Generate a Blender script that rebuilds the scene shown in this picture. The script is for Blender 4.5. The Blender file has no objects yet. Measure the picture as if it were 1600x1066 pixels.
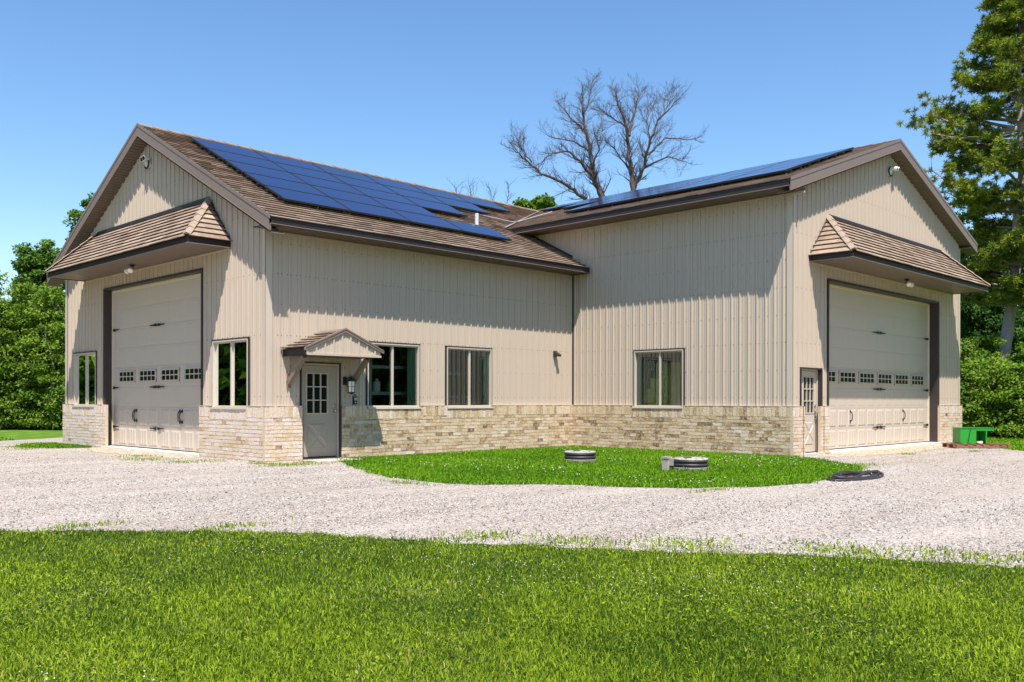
import bpy, bmesh, math, random
import numpy as np
from mathutils import Vector, Matrix
random.seed(7); RNG = np.random.default_rng(11)
R = math.radians
S = bpy.context.scene
COL = S.collection

# ------------------------------------------------------------------ camera
CX, CY, CZ, YAW, FPX, HOR, ROLL = -9.6791, -16.3783, 1.25, 44.47, 1438.0, 626.27, 0.0874
FW = Vector((math.cos(R(YAW)), math.sin(R(YAW)), 0)); RT = Vector((math.sin(R(YAW)), -math.cos(R(YAW)), 0)); UP = Vector((0, 0, 1))
cam_d = bpy.data.cameras.new('camera'); cam = bpy.data.objects.new('camera', cam_d); COL.objects.link(cam)
cr, sr = math.cos(R(ROLL)), math.sin(R(ROLL))
right = RT*cr + UP*sr; upv = UP*cr - RT*sr
M = Matrix((right, upv, -FW)).transposed().to_4x4(); M.translation = Vector((CX, CY, CZ))
cam.matrix_world = M
cam_d.sensor_width = 36; cam_d.lens = FPX*36/1600; cam_d.shift_y = (HOR-533)/1600; cam_d.clip_end = 2000; cam_d.clip_start = .05
S.camera = cam

# ------------------------------------------------------------------ sun and sky
LIGHT = Vector((.275, .370, -.885)).normalized()
sun_d = bpy.data.lights.new('sun', 'SUN'); sun_d.energy = 4.6; sun_d.angle = R(.53); sun_d.color = (1, .955, .88)
sun = bpy.data.objects.new('sun', sun_d); COL.objects.link(sun); sun.rotation_euler = LIGHT.to_track_quat('-Z', 'Y').to_euler()
w = bpy.data.worlds.new('World'); S.world = w; w.use_nodes = True
nt = w.node_tree; nt.nodes.clear()
sky = nt.nodes.new('ShaderNodeTexSky'); sky.sky_type = 'NISHITA'; sky.sun_disc = False
sky.sun_elevation = math.asin(-LIGHT.z); sky.sun_rotation = math.atan2(-LIGHT.x, -LIGHT.y)
sky.air_density = 1.0; sky.dust_density = .2; sky.ozone_density = 2.0
hs = nt.nodes.new('ShaderNodeHueSaturation'); hs.inputs['Saturation'].default_value = 1.17; hs.inputs['Hue'].default_value = .500
bg = nt.nodes.new('ShaderNodeBackground'); bg.inputs[1].default_value = .115
wo = nt.nodes.new('ShaderNodeOutputWorld')
nt.links.new(sky.outputs[0], hs.inputs['Color']); nt.links.new(hs.outputs[0], bg.inputs[0]); nt.links.new(bg.outputs[0], wo.inputs[0])
S.view_settings.view_transform = 'Standard'; S.view_settings.look = 'None'; S.view_settings.gamma = 1; S.view_settings.exposure = .84
S.render.engine = 'CYCLES'

# ------------------------------------------------------------------ materials
def _m(name):
    m = bpy.data.materials.new(name); m.use_nodes = True
    n = m.node_tree.nodes; return m, n, m.node_tree.links, n['Principled BSDF']
def mat(name, c, rough=.6, metal=0, var=.12, scale=3., bump=0, bscale=60, spec=.5, stretch=(1, 1, 1), attr=None, c2=None, coat=0):
    """base colour with a little noise; attr: per-piece factor mixing c and c2"""
    m, n, l, b = _m(name)
    tc = n.new('ShaderNodeTexCoord'); mp = n.new('ShaderNodeMapping'); mp.inputs['Scale'].default_value = stretch
    l.new(tc.outputs['Object'], mp.inputs[0])
    nz = n.new('ShaderNodeTexNoise'); nz.inputs['Scale'].default_value = scale; nz.inputs['Detail'].default_value = 6; l.new(mp.outputs[0], nz.inputs[0])
    mx = n.new('ShaderNodeMix'); mx.data_type = 'RGBA'
    if attr and c2:
        at = n.new('ShaderNodeAttribute'); at.attribute_name = 'tint'
        mx.inputs[6].default_value = (*c, 1); mx.inputs[7].default_value = (*c2, 1); l.new(at.outputs['Fac'], mx.inputs[0])
    else:
        mx.inputs[6].default_value = (*c, 1); mx.inputs[7].default_value = (*(c2 or c), 1); l.new(nz.outputs['Fac'], mx.inputs[0])
    br = n.new('ShaderNodeMath'); br.operation = 'MULTIPLY_ADD'; br.inputs[1].default_value = 2*var; br.inputs[2].default_value = 1-var
    l.new(nz.outputs['Fac'], br.inputs[0])
    ml = n.new('ShaderNodeVectorMath'); ml.operation = 'SCALE'; l.new(mx.outputs[2], ml.inputs[0]); l.new(br.outputs[0], ml.inputs['Scale'])
    l.new(ml.outputs[0], b.inputs['Base Color'])
    b.inputs['Roughness'].default_value = rough; b.inputs['Metallic'].default_value = metal; b.inputs['Specular IOR Level'].default_value = spec
    b.inputs['Coat Weight'].default_value = coat
    if bump:
        n2 = n.new('ShaderNodeTexNoise'); n2.inputs['Scale'].default_value = bscale; n2.inputs['Detail'].default_value = 4; l.new(mp.outputs[0], n2.inputs[0])
        bp = n.new('ShaderNodeBump'); bp.inputs['Strength'].default_value = bump; bp.inputs['Distance'].default_value = .02
        l.new(n2.outputs['Fac'], bp.inputs['Height']); l.new(bp.outputs[0], b.inputs['Normal'])
    return m

SIDING = mat('siding', (.495, .402, .318), .42, var=.055, scale=1.6, bump=.12, bscale=1.5, stretch=(3, 3, .25))
TRIM = mat('tan_trim', (.52, .425, .34), .5, var=.04)
FRAMEM = mat('window_frame', (.50, .43, .35), .5, var=.03)
BROWN = mat('brown_metal', (.027, .021, .023), .5, var=.08, scale=4, spec=.3)
RAKE = mat('rake_brown', (.20, .145, .12), .5, var=.08, scale=4)
SOFF = mat('soffit_brown', (.13, .095, .075), .55, var=.08)
JAMB = mat('jamb_brown', (.042, .028, .027), .5, var=.1)
DARK = mat('dark_bronze', (.035, .026, .026), .5, var=.1)
TILE = mat('roof_tile', (.20, .132, .092), .8, var=.30, scale=9, bump=.5, bscale=40, attr=1, c2=(.385, .287, .215))
BRICK_TOP = None
DOORE = mat('entry_door_paint', (.36, .30, .235), .45, var=.04)
DOORP = mat('door_paint', (.53, .44, .362), .45, var=.03, scale=1.5)
CREAM = mat('weather_strip', (.62, .55, .40), .6, var=.05)
BLACK = mat('black_iron', (.012, .012, .013), .45, var=.2)
WHITE = mat('white_plastic', (.75, .75, .74), .4, var=.05)
STEEL = mat('satin_nickel', (.55, .53, .5), .3, metal=1, var=.05)
CONC = mat('concrete', (.50, .45, .38), .9, var=.2, scale=5, bump=.4, bscale=50)
SLAB = mat('white_concrete', (.66, .61, .54), .85, var=.12, scale=5, bump=.3, bscale=60)
PANEL = mat('solar_cell', (.008, .016, .075), .10, var=.25, scale=.35, spec=.25)
PFRAME = mat('black_anodised', (.008, .008, .010), .65, var=.1)
RAIL = mat('aluminium', (.45, .42, .38), .4, metal=.7, var=.1)
FLASH = mat('galvanised', (.42, .40, .38), .4, metal=.4, var=.1)
BULB = mat('lamp_glass', (.85, .82, .70), .25, var=.02)
CURT = mat('green_sheer', (.48, .66, .54), .8, var=.1)
CARD = mat('cardboard', (.66, .55, .16), .8, var=.12, scale=4)
RACKM = mat('rack_grey', (.40, .44, .42), .5, var=.1)
GREENP = mat('green_paint', (.015, .27, .02), .35, var=.12, scale=8)
WOODP = mat('pallet_wood', (.26, .11, .06), .8, var=.35, scale=12, stretch=(1, 1, 6), bump=.4)
LID = mat('lid_grey', (.36, .315, .275), .8, var=.45, scale=9, bump=.4)
RISER = mat('riser_black', (.040, .036, .042), .5, var=.25, scale=10)
RING = mat('riser_ring', (.21, .16, .15), .7, var=.25, scale=10)
HOSE = mat('black_hose', (.035, .03, .035), .5, var=.3, scale=12)
BARK = mat('bark_grey', (.33, .275, .235), .9, var=.4, scale=6, stretch=(1, 1, .2), bump=.9, bscale=14)
DEADB = mat('dead_bark', (.085, .062, .060), .9, var=.3, scale=6)
FLOORM = mat('shop_floor', (.30, .29, .27), .7, var=.1)

def glass_mat():
    m, n, l, b = _m('window_glass'); n.remove(b)
    tr = n.new('ShaderNodeBsdfTransparent'); tr.inputs[0].default_value = (.66, .76, .71, 1)
    gl = n.new('ShaderNodeBsdfGlossy'); gl.inputs['Roughness'].default_value = .012; gl.inputs[0].default_value = (.9, .95, .92, 1)
    fr = n.new('ShaderNodeFresnel'); fr.inputs[0].default_value = 1.5
    ad = n.new('ShaderNodeMath'); ad.operation = 'MULTIPLY_ADD'; ad.inputs[1].default_value = 1.6; ad.inputs[2].default_value = .11; ad.use_clamp = True
    tc = n.new('ShaderNodeTexCoord'); nz = n.new('ShaderNodeTexNoise'); nz.inputs['Scale'].default_value = 1.3; l.new(tc.outputs['Object'], nz.inputs[0])
    bp = n.new('ShaderNodeBump'); bp.inputs['Strength'].default_value = .02; bp.inputs['Distance'].default_value = .02; l.new(nz.outputs['Fac'], bp.inputs['Height']); l.new(bp.outputs[0], gl.inputs['Normal'])
    mx = n.new('ShaderNodeMixShader'); l.new(fr.outputs[0], ad.inputs[0]); l.new(ad.outputs[0], mx.inputs[0]); l.new(tr.outputs[0], mx.inputs[1]); l.new(gl.outputs[0], mx.inputs[2])
    l.new(mx.outputs[0], n['Material Output'].inputs[0]); return m
GLASS = glass_mat()
LITE = mat('dark_glass', (.010, .013, .009), .12, var=.5, scale=5, spec=.35)

def brick_mat():
    m, n, l, b = _m('washed_brick')
    at = n.new('ShaderNodeAttribute'); at.attribute_name = 'tint'
    rp = n.new('ShaderNodeValToRGB'); e = rp.color_ramp.elements
    cols = [(0, (.17, .095, .04)), (.12, (.29, .18, .085)), (.30, (.46, .32, .165)), (.52, (.58, .435, .262)), (.75, (.64, .50, .375)), (1, (.67, .565, .51))]
    e[0].position, e[0].color = 0, (*cols[0][1], 1); e[1].position, e[1].color = 1, (*cols[-1][1], 1)
    for p, c in cols[1:-1]:
        x = e.new(p); x.color = (*c, 1)
    l.new(at.outputs['Fac'], rp.inputs[0])
    tc = n.new('ShaderNodeTexCoord')
    nz = n.new('ShaderNodeTexNoise'); nz.inputs['Scale'].default_value = 14; nz.inputs['Detail'].default_value = 7; l.new(tc.outputs['Object'], nz.inputs[0])
    r2 = n.new('ShaderNodeValToRGB'); r2.color_ramp.elements[0].position = .42; r2.color_ramp.elements[1].position = .66; l.new(nz.outputs['Fac'], r2.inputs[0])
    mx = n.new('ShaderNodeMix'); mx.data_type = 'RGBA'; mx.inputs[7].default_value = (.68, .57, .475, 1)   # white lime wash in patches
    sc = n.new('ShaderNodeMath'); sc.operation = 'MULTIPLY'; sc.inputs[1].default_value = .55; l.new(r2.outputs[0], sc.inputs[0])
    l.new(sc.outputs[0], mx.inputs[0]); l.new(rp.outputs[0], mx.inputs[6])
    n3 = n.new('ShaderNodeTexNoise'); n3.inputs['Scale'].default_value = 45; n3.inputs['Detail'].default_value = 3; l.new(tc.outputs['Object'], n3.inputs[0])
    r3 = n.new('ShaderNodeValToRGB'); r3.color_ramp.elements[0].position = .33; r3.color_ramp.elements[1].position = .43
    r3.color_ramp.elements[0].color = (.55, .48, .42, 1); l.new(n3.outputs['Fac'], r3.inputs[0])
    m2 = n.new('ShaderNodeMix'); m2.data_type = 'RGBA'; m2.blend_type = 'MULTIPLY'; m2.inputs[0].default_value = .8
    l.new(mx.outputs[2], m2.inputs[6]); l.new(r3.outputs[0], m2.inputs[7]); l.new(m2.outputs[2], b.inputs['Base Color'])
    bp = n.new('ShaderNodeBump'); bp.inputs['Strength'].default_value = .8; bp.inputs['Distance'].default_value = .012
    l.new(n3.outputs['Fac'], bp.inputs['Height']); l.new(bp.outputs[0], b.inputs['Normal']); b.inputs['Roughness'].default_value = .9
    b.inputs['Specular IOR Level'].default_value = .2
    return m
BRICK = brick_mat()
MORTAR = mat('mortar', (.54, .43, .31), .95, var=.25, scale=20, bump=.5)

def leaf_mat(name, dark, light, trans=.35):
    m, n, l, b = _m(name)
    at = n.new('ShaderNodeAttribute'); at.attribute_name = 'tint'
    mx = n.new('ShaderNodeMix'); mx.data_type = 'RGBA'; mx.inputs[6].default_value = (*dark, 1); mx.inputs[7].default_value = (*light, 1)
    l.new(at.outputs['Fac'], mx.inputs[0]); l.new(mx.outputs[2], b.inputs['Base Color'])
    b.inputs['Roughness'].default_value = .6; b.inputs['Specular IOR Level'].default_value = .12
    t = n.new('ShaderNodeBsdfTranslucent'); l.new(mx.outputs[2], t.inputs[0])
    ms = n.new('ShaderNodeMixShader'); ms.inputs[0].default_value = trans; l.new(b.outputs[0], ms.inputs[1]); l.new(t.outputs[0], ms.inputs[2])
    l.new(ms.outputs[0], n['Material Output'].inputs[0]); return m
LEAF_HEDGE = leaf_mat('hedge_leaf', (.035, .10, .012), (.25, .36, .035))
LEAF_TREE = leaf_mat('tree_leaf', (.040, .10, .015), (.16, .27, .035))
LEAF_WOOD = leaf_mat('wood_leaf', (.018, .055, .012), (.085, .165, .03))
LEAF_BUSH = leaf_mat('bush_leaf', (.040, .115, .012), (.25, .36, .032))
LEAF_BROWN = leaf_mat('dry_needles', (.14, .05, .02), (.22, .10, .04))
NEEDLE = leaf_mat('pine_needle', (.038, .090, .012), (.33, .37, .032), .2)
BLADE = leaf_mat('grass_blade', (.030, .085, .004), (.36, .47, .024), .30)
BLADE2 = leaf_mat('island_blade', (.035, .13, .004), (.21, .39, .014), .35)

def ground_mat(name, kind):
    m, n, l, b = _m(name)
    tc = n.new('ShaderNodeTexCoord'); b.inputs['Roughness'].default_value = .95; b.inputs['Specular IOR Level'].default_value = .15
    if kind == 'gravel':
        vo = n.new('ShaderNodeTexVoronoi'); vo.inputs['Scale'].default_value = 45; l.new(tc.outputs['Object'], vo.inputs[0])
        hue = n.new('ShaderNodeSeparateColor'); l.new(vo.outputs['Color'], hue.inputs[0])
        rp = n.new('ShaderNodeValToRGB'); e = rp.color_ramp.elements; rp.color_ramp.interpolation = 'CONSTANT'
        cols = [(0, (.05, .043, .04)), (.085, (.20, .165, .145)), (.12, (.34, .285, .245)), (.35, (.41, .355, .31)), (.62, (.46, .40, .35)), (.82, (.52, .465, .415))]
        e[0].position, e[0].color = 0, (*cols[0][1], 1); e[1].position, e[1].color = cols[-1][0], (*cols[-1][1], 1)
        for p, c in cols[1:-1]:
            x = e.new(p); x.color = (*c, 1)
        l.new(hue.outputs[0], rp.inputs[0])
        nz = n.new('ShaderNodeTexNoise'); nz.inputs['Scale'].default_value = .45; nz.inputs['Detail'].default_value = 5
        mp = n.new('ShaderNodeMapping'); mp.inputs['Rotation'].default_value = (0, 0, R(42)); mp.inputs['Scale'].default_value = (.35, 2.4, 1); l.new(tc.outputs['Object'], mp.inputs[0]); l.new(mp.outputs[0], nz.inputs[0])
        r2 = n.new('ShaderNodeValToRGB'); r2.color_ramp.elements[0].position = .36; r2.color_ramp.elements[0].color = (.86, .83, .80, 1); r2.color_ramp.elements[1].position = .62
        l.new(nz.outputs['Fac'], r2.inputs[0])
        m2 = n.new('ShaderNodeMix'); m2.data_type = 'RGBA'; m2.blend_type = 'MULTIPLY'; m2.inputs[0].default_value = 1
        fine = n.new('ShaderNodeMix'); fine.data_type = 'RGBA'; fine.inputs[7].default_value = (.465, .392, .335, 1)
        n3 = n.new('ShaderNodeTexNoise'); n3.inputs['Scale'].default_value = .9; n3.inputs['Detail'].default_value = 4; l.new(mp.outputs[0], n3.inputs[0])
        r3 = n.new('ShaderNodeValToRGB'); r3.color_ramp.elements[0].position = .42; r3.color_ramp.elements[1].position = .62; r3.color_ramp.elements[1].color = (.55, .55, .55, 1); l.new(n3.outputs['Fac'], r3.inputs[0])
        l.new(r3.outputs[0], fine.inputs[0]); l.new(rp.outputs[0], fine.inputs[6])
        l.new(fine.outputs[2], m2.inputs[6]); l.new(r2.outputs[0], m2.inputs[7]); l.new(m2.outputs[2], b.inputs['Base Color'])
        bp = n.new('ShaderNodeBump'); bp.inputs['Strength'].default_value = .9; bp.inputs['Distance'].default_value = .02; bp.invert = True
        l.new(vo.outputs['Distance'], bp.inputs['Height']); l.new(bp.outputs[0], b.inputs['Normal'])
    else:
        nz = n.new('ShaderNodeTexNoise'); nz.inputs['Scale'].default_value = 5 if kind != 'far' else 1.5; nz.inputs['Detail'].default_value = 9; l.new(tc.outputs['Object'], nz.inputs[0])
        rp = n.new('ShaderNodeValToRGB'); rp.color_ramp.elements[0].position = .35; rp.color_ramp.elements[1].position = .68
        a, c = {'turf': ((.012, .028, .004), (.045, .075, .010)), 'far': ((.06, .13, .012), (.15, .26, .025)), 'dirt': ((.38, .30, .19), (.56, .47, .35))}[kind]
        rp.color_ramp.elements[0].color = (*a, 1); rp.color_ramp.elements[1].color = (*c, 1); l.new(nz.outputs['Fac'], rp.inputs[0]); l.new(rp.outputs[0], b.inputs['Base Color'])
        n2 = n.new('ShaderNodeTexNoise'); n2.inputs['Scale'].default_value = 60; l.new(tc.outputs['Object'], n2.inputs[0])
        bp = n.new('ShaderNodeBump'); bp.inputs['Strength'].default_value = .8; bp.inputs['Distance'].default_value = .03; l.new(n2.outputs['Fac'], bp.inputs['Height']); l.new(bp.outputs[0], b.inputs['Normal'])
    return m
GRAVEL = ground_mat('gravel', 'gravel'); TURF = ground_mat('turf', 'turf'); FARG = ground_mat('far_grass', 'far'); DIRT = ground_mat('dirt', 'dirt')

# ------------------------------------------------------------------ mesh helpers
class MB:
    def __init__(s): s.v = []; s.f = []; s.m = []; s.t = []
    def quad(s, pts, m=0, t=.5):
        k = len(s.v); s.v += [tuple(p) for p in pts]; s.t += [t]*len(pts); s.f.append(tuple(range(k, k+len(pts)))); s.m.append(m)
    def hexa(s, p, m=0, t=.5, skip=()):
        """p: 8 corners, bottom ring 0-3, top ring 4-7"""
        k = len(s.v); s.v += [tuple(q) for q in p]; s.t += [t]*8
        for i, f in enumerate(((0, 3, 2, 1), (4, 5, 6, 7), (0, 1, 5, 4), (1, 2, 6, 5), (2, 3, 7, 6), (3, 0, 4, 7))):
            if i in skip: continue
            s.f.append(tuple(k+j for j in f)); s.m.append(m)
    def box(s, x0, x1, y0, y1, z0, z1, m=0, t=.5, L=None, j=0):
        P = [(x0, y0, z0), (x1, y0, z0), (x1, y1, z0), (x0, y1, z0), (x0, y0, z1), (x1, y0, z1), (x1, y1, z1), (x0, y1, z1)]
        if j: P = [tuple(c+random.uniform(-j, j) for c in p) for p in P]
        if L: P = [L(*p) for p in P]
        s.hexa(P, m, t)
    def prism(s, poly, vec, m=0, t=.5):
        k = len(s.v); n = len(poly); vec = Vector(vec)
        s.v += [tuple(p) for p in poly] + [tuple(Vector(p)+vec) for p in poly]; s.t += [t]*(2*n)
        s.f.append(tuple(range(k, k+n))); s.m.append(m); s.f.append(tuple(range(k+2*n-1, k+n-1, -1))); s.m.append(m)
        for i in range(n):
            j = (i+1) % n; s.f.append((k+i, k+j, k+n+j, k+n+i)); s.m.append(m)
    def tube(s, pts, rad, n=8, m=0, cap=True, t=.5):
        pts = [Vector(p) for p in pts]; rr = rad if isinstance(rad, (list, tuple)) else [rad]*len(pts)
        k = len(s.v); prev = None
        for i, p in enumerate(pts):
            d = (pts[min(i+1, len(pts)-1)]-pts[max(i-1, 0)]).normalized()
            a = prev if prev is not None else (Vector((0, 0, 1)) if abs(d.z) < .9 else Vector((1, 0, 0)))
            a = (a - d*a.dot(d)); a = a.normalized() if a.length > 1e-6 else d.orthogonal().normalized(); b = d.cross(a); prev = a
            for q in range(n):
                an = 2*math.pi*q/n; s.v.append(tuple(p + (a*math.cos(an)+b*math.sin(an))*rr[i])); s.t.append(t)
        for i in range(len(pts)-1):
            for q in range(n):
                r = (q+1) % n; s.f.append((k+i*n+q, k+i*n+r, k+(i+1)*n+r, k+(i+1)*n+q)); s.m.append(m)
        if cap:
            s.f.append(tuple(k+q for q in range(n))[::-1]); s.m.append(m); e = k+(len(pts)-1)*n; s.f.append(tuple(e+q for q in range(n))); s.m.append(m)
    def lathe(s, c, prof, n=32, m=0, mats=None):
        k = len(s.v)
        for (r, z) in prof:
            for q in range(n):
                a = 2*math.pi*q/n; s.v.append((c[0]+r*math.cos(a), c[1]+r*math.sin(a), c[2]+z)); s.t.append(.5)
        for i in range(len(prof)-1):
            for q in range(n):
                r = (q+1) % n; s.f.append((k+i*n+q, k+i*n+r, k+(i+1)*n+r, k+(i+1)*n+q)); s.m.append(mats[i] if mats else m)
    def build(s, name, mats, parent=None, smooth=False):
        me = bpy.data.meshes.new(name); me.from_pydata(s.v, [], s.f); me.validate(verbose=False)
        for mt in (mats if isinstance(mats, (list, tuple)) else [mats]): me.materials.append(mt)
        if len(me.polygons) == len(s.m): me.polygons.foreach_set('material_index', s.m)
        a = me.attributes.new('tint', 'FLOAT', 'POINT')
        if len(me.vertices) == len(s.t): a.data.foreach_set('value', s.t)
        if smooth: me.polygons.foreach_set('use_smooth', [True]*len(me.polygons))
        me.update(); o = bpy.data.objects.new(name, me); COL.objects.link(o)
        if parent:
            o.parent = parent
            if parent.parent is None and parent.type == 'EMPTY': o.matrix_parent_inverse = Matrix.Translation(-Vector(parent.location))
            elif parent.type == 'EMPTY': o.matrix_parent_inverse = Matrix.Identity(4)
        return o
def tag(o, label=None, cat=None, group=None, kind=None):
    if label: o['label'] = label
    if cat: o['category'] = cat
    if group: o['group'] = group
    if kind: o['kind'] = kind
    return o
def empty(name, loc, label=None, cat=None, group=None, parent=None):
    o = bpy.data.objects.new(name, None); COL.objects.link(o); o.location = loc; o.empty_display_size = .2
    if parent: o.parent = parent
    return tag(o, label, cat, group)
def npmesh(name, V, F, T, mats, parent=None, midx=None):
    """V (n,3) F (m,3) T (n) -> one mesh of triangles"""
    me = bpy.data.meshes.new(name); me.vertices.add(len(V)); me.vertices.foreach_set('co', np.ascontiguousarray(V, np.float32).ravel())
    me.loops.add(F.size); me.loops.foreach_set('vertex_index', np.ascontiguousarray(F, np.int32).ravel())
    me.polygons.add(len(F)); me.polygons.foreach_set('loop_start', np.arange(0, F.size, 3, dtype=np.int32))
    for mt in (mats if isinstance(mats, (list, tuple)) else [mats]): me.materials.append(mt)
    if midx is not None: me.polygons.foreach_set('material_index', midx.astype(np.int32))
    a = me.attributes.new('tint', 'FLOAT', 'POINT'); a.data.foreach_set('value', T.astype(np.float32))
    me.update(calc_edges=True); o = bpy.data.objects.new(name, me); COL.objects.link(o)
    if parent:
        o.parent = parent; o.matrix_parent_inverse = Matrix.Translation(-Vector(parent.location))
    return o

# ------------------------------------------------------------------ building dimensions (metres)
LA, LB, LC, LD = 10.634, 9.36, 6.442, 10.51
BT, WB = 1.13, .08                    # brick top, brick projection
XR = LB + LD/2                        # ridge line of right wing (x)
YL = LA/2                             # ridge line of left wing (y)
SL, SR = .5046, .342                  # roof pitches
ZL = lambda y: 7.785 - SL*abs(y-YL)
ZR = lambda x: 8.068 - SR*abs(x-XR)
VAL = lambda x: 1.92 + (x-8.69)*.666  # valley, y as a function of x
def frame(ox, oy, ux, uy, nx, ny): return lambda s, d, z: Vector((ox+ux*s+nx*d, oy+uy*s+ny*d, z))
WA = frame(0, 0, 0, 1, -1, 0); WBf = frame(0, 0, 1, 0, 0, -1); WC = frame(LB, 0, 0, -1, -1, 0); WD = frame(LB, -LC, 1, 0, 0, -1)

HOUSE = empty('metal_building', (0, 0, 0), 'tan ribbed metal workshop building with two gabled wings, brown roof and pale brick base', 'building')

def lerp_fn(pts):
    def f(s):
        if s <= pts[0][0]: return pts[0][1]
        for (a, za), (b, zb) in zip(pts, pts[1:]):
            if s <= b: return za+(zb-za)*(s-a)/(b-a)
        return pts[-1][1]
    return f
PROF = [(0, 0), (.005, .027), (.036, .027), (.041, 0), (.094, 0), (.098, .008), (.110, .008), (.114, 0), (.158, 0), (.162, .008), (.174, .008), (.178, 0)]
PER = .22
def rib_wall(name, L, s0, s1, bot, top, openings, phase=0., screws=True, parent=HOUSE):
    bf, tf = lerp_fn(bot), lerp_fn(top)
    xs = {}
    k = math.floor((s0-phase)/PER)-1
    while k*PER+phase < s1:
        for a, d in PROF:
            x = k*PER+phase+a
            if s0 < x < s1: xs[round(x, 5)] = d
        k += 1
    keys = sorted(xs)
    def dat(x):
        a = (x-phase) % PER
        pts = PROF+[(PER, 0)]
        for (p, dp), (q, dq) in zip(pts, pts[1:]):
            if a <= q: return dp+(dq-dp)*(a-p)/(q-p)
        return 0
    for x in [s0, s1]+[p[0] for p in bot+top]+[q for o in openings for q in o[:2]]:
        if s0 <= x <= s1: xs[round(x, 5)] = dat(x)
    keys = sorted(xs); mb = MB()
    for a, b in zip(keys, keys[1:]):
        if b-a < 1e-4: continue
        mid = (a+b)/2; cuts = [(bf, tf)]
        ops = sorted([o for o in openings if o[0] < mid < o[1]], key=lambda o: o[2])
        segs = []; lo = (bf(a), bf(b))
        for o in ops:
            if o[2] > lo[0]+1e-3: segs.append((lo, (o[2], o[2])))
            lo = (o[3], o[3])
        segs.append((lo, (tf(a), tf(b))))
        for (l0, l1), (h0, h1) in segs:
            if max(h0-l0, h1-l1) <= 1e-3: continue
            mb.quad([L(a, xs[a], l0), L(b, xs[b], l1), L(b, xs[b], h1), L(a, xs[a], h0)])
    if screws:
        k0 = math.floor((s0-phase)/PER)
        z = 1.33; row = 0
        while z < max(p[1] for p in top):
            for k in range(k0, int((s1-phase)/PER)+1):
                for a in (.066, .202):
                    x = k*PER+phase+a
                    if a > .1 and row % 2: continue
                    if not (s0+.12 < x < s1-.12) or z < bf(x)+.05 or z > tf(x)-.05 or any(o[0]-.05 < x < o[1]+.05 and o[2]-.05 < z < o[3]+.05 for o in openings): continue
                    r = .012; dd = .002
                    pts = [(x-r, dd, z), (x, dd, z-r), (x+r, dd, z), (x, dd, z+r)]; apex = L(x, dd+.008, z)
                    for i in range(4): mb.quad([L(*pts[i]), L(*pts[(i+1) % 4]), apex], 1)
            z += .62; row += 1
    return mb.build(name, [SIDING, BROWN], parent)

# window and door openings, in wall coordinates (s0, s1, z0, z1)
G_A = (2.68, 7.96, 0, 4.10); W_A1 = (8.49, 9.98, 1.075, 2.52); W_A2 = (.655, 2.135, 1.075, 2.52)
D_B = (.79, 1.745, 0, 2.03); W_B1 = (2.46, 3.92, 1.075, 2.52); W_B2 = (4.765, 6.235, 1.075, 2.52)
W_C = (2.11, 3.595, 1.075, 2.52)
D_D = (9.745-LB, 10.765-LB, 0, 2.0); G_D = (11.12-LB, 18.13-LB, 0, 4.10)

zA = lambda y: ZL(y)-.30
zD = lambda x: ZR(x)-.28
rib_wall('wall', WA, 0, LA, [(0, 1.0), (LA, 1.0)], [(0, zA(0)), (YL, zA(YL)), (LA, zA(LA))], [G_A, W_A1, W_A2], .03)
rib_wall('wall', WBf, 0, LB, [(0, 1.0), (LB, 1.0)], [(0, 4.66), (LB, 4.66)], [D_B, W_B1, W_B2], .05)
rib_wall('wall', WC, 0, LC, [(0, 1.0), (LC, 1.0)], [(0, 5.92), (LC, 5.92)], [W_C], .06)
rib_wall('wall', WC, -1.78, -.002, [(-1.78, ZL(1.78)+.01), (0, ZL(0)+.01)], [(-1.78, 5.92), (0, 5.92)], [], .06, False)
rib_wall('wall', WC, -.002, .7, [(0, 4.4), (.7, 4.4)], [(0, 5.9), (.7, 5.9)], [], .06, False).location = (.004, 0, 0)
rib_wall('wall', WD, 0, LD, [(0, 1.0), (LD, 1.0)], [(0, zD(LB)), (LD/2, zD(XR)), (LD, zD(LB+LD))], [D_D, G_D], .02)
# sides turned away from the photograph
rib_wall('wall', frame(LB+LD, -LC, 0, 1, 1, 0), 0, LC+LA, [(0, 0), (LC+LA, 0)], [(0, 5.9), (LC+LA, 5.9)], [], .03, False)
rib_wall('wall', frame(0, LA, 1, 0, 0, 1), 0, LB+LD, [(0, 0), (LB+LD, 0)], [(0, 4.66), (LB-.01, 4.66), (LB, zD(LB)), (XR, zD(XR)), (LB+LD, zD(LB+LD))], [], .03, False)

# corner trims: flat flashings folded round each corner
def corner_trim(L1, s1, sg1, L2, s2, sg2, z0, z1):
    mb = MB(); W = .11; P = .033
    mb.box(min(s1, s1+sg1*W), max(s1, s1+sg1*W), P-.004, P, z0, z1, L=L1)
    mb.box(min(s2-sg2*P, s2+sg2*W), max(s2-sg2*P, s2+sg2*W), P-.0042, P+.0002, z0, z1, L=L2)
    return mb
corner_trim(WA, 0, 1, WBf, 0, 1, 1.12, 4.72).build('corner_trim', TRIM, HOUSE)
corner_trim(WD, 0, 1, WC, LC, -1, 1.12, 5.90).build('corner_trim', TRIM, HOUSE)
mb = MB(); mb.box(LA-.11, LA+.033, .029, .033, 1.12, 4.66, L=WA); mb.build('corner_trim', TRIM, HOUSE)
mb = MB(); mb.box(LD-.11, LD+.033, .029, .033, 1.12, 5.90, L=WD); mb.build('corner_trim', TRIM, HOUSE)
mb = MB(); mb.box(LB-.055, LB-.028, .022, .05, 1.12, 4.64, L=WBf); mb.build('corner_trim', BROWN, HOUSE)

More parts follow.
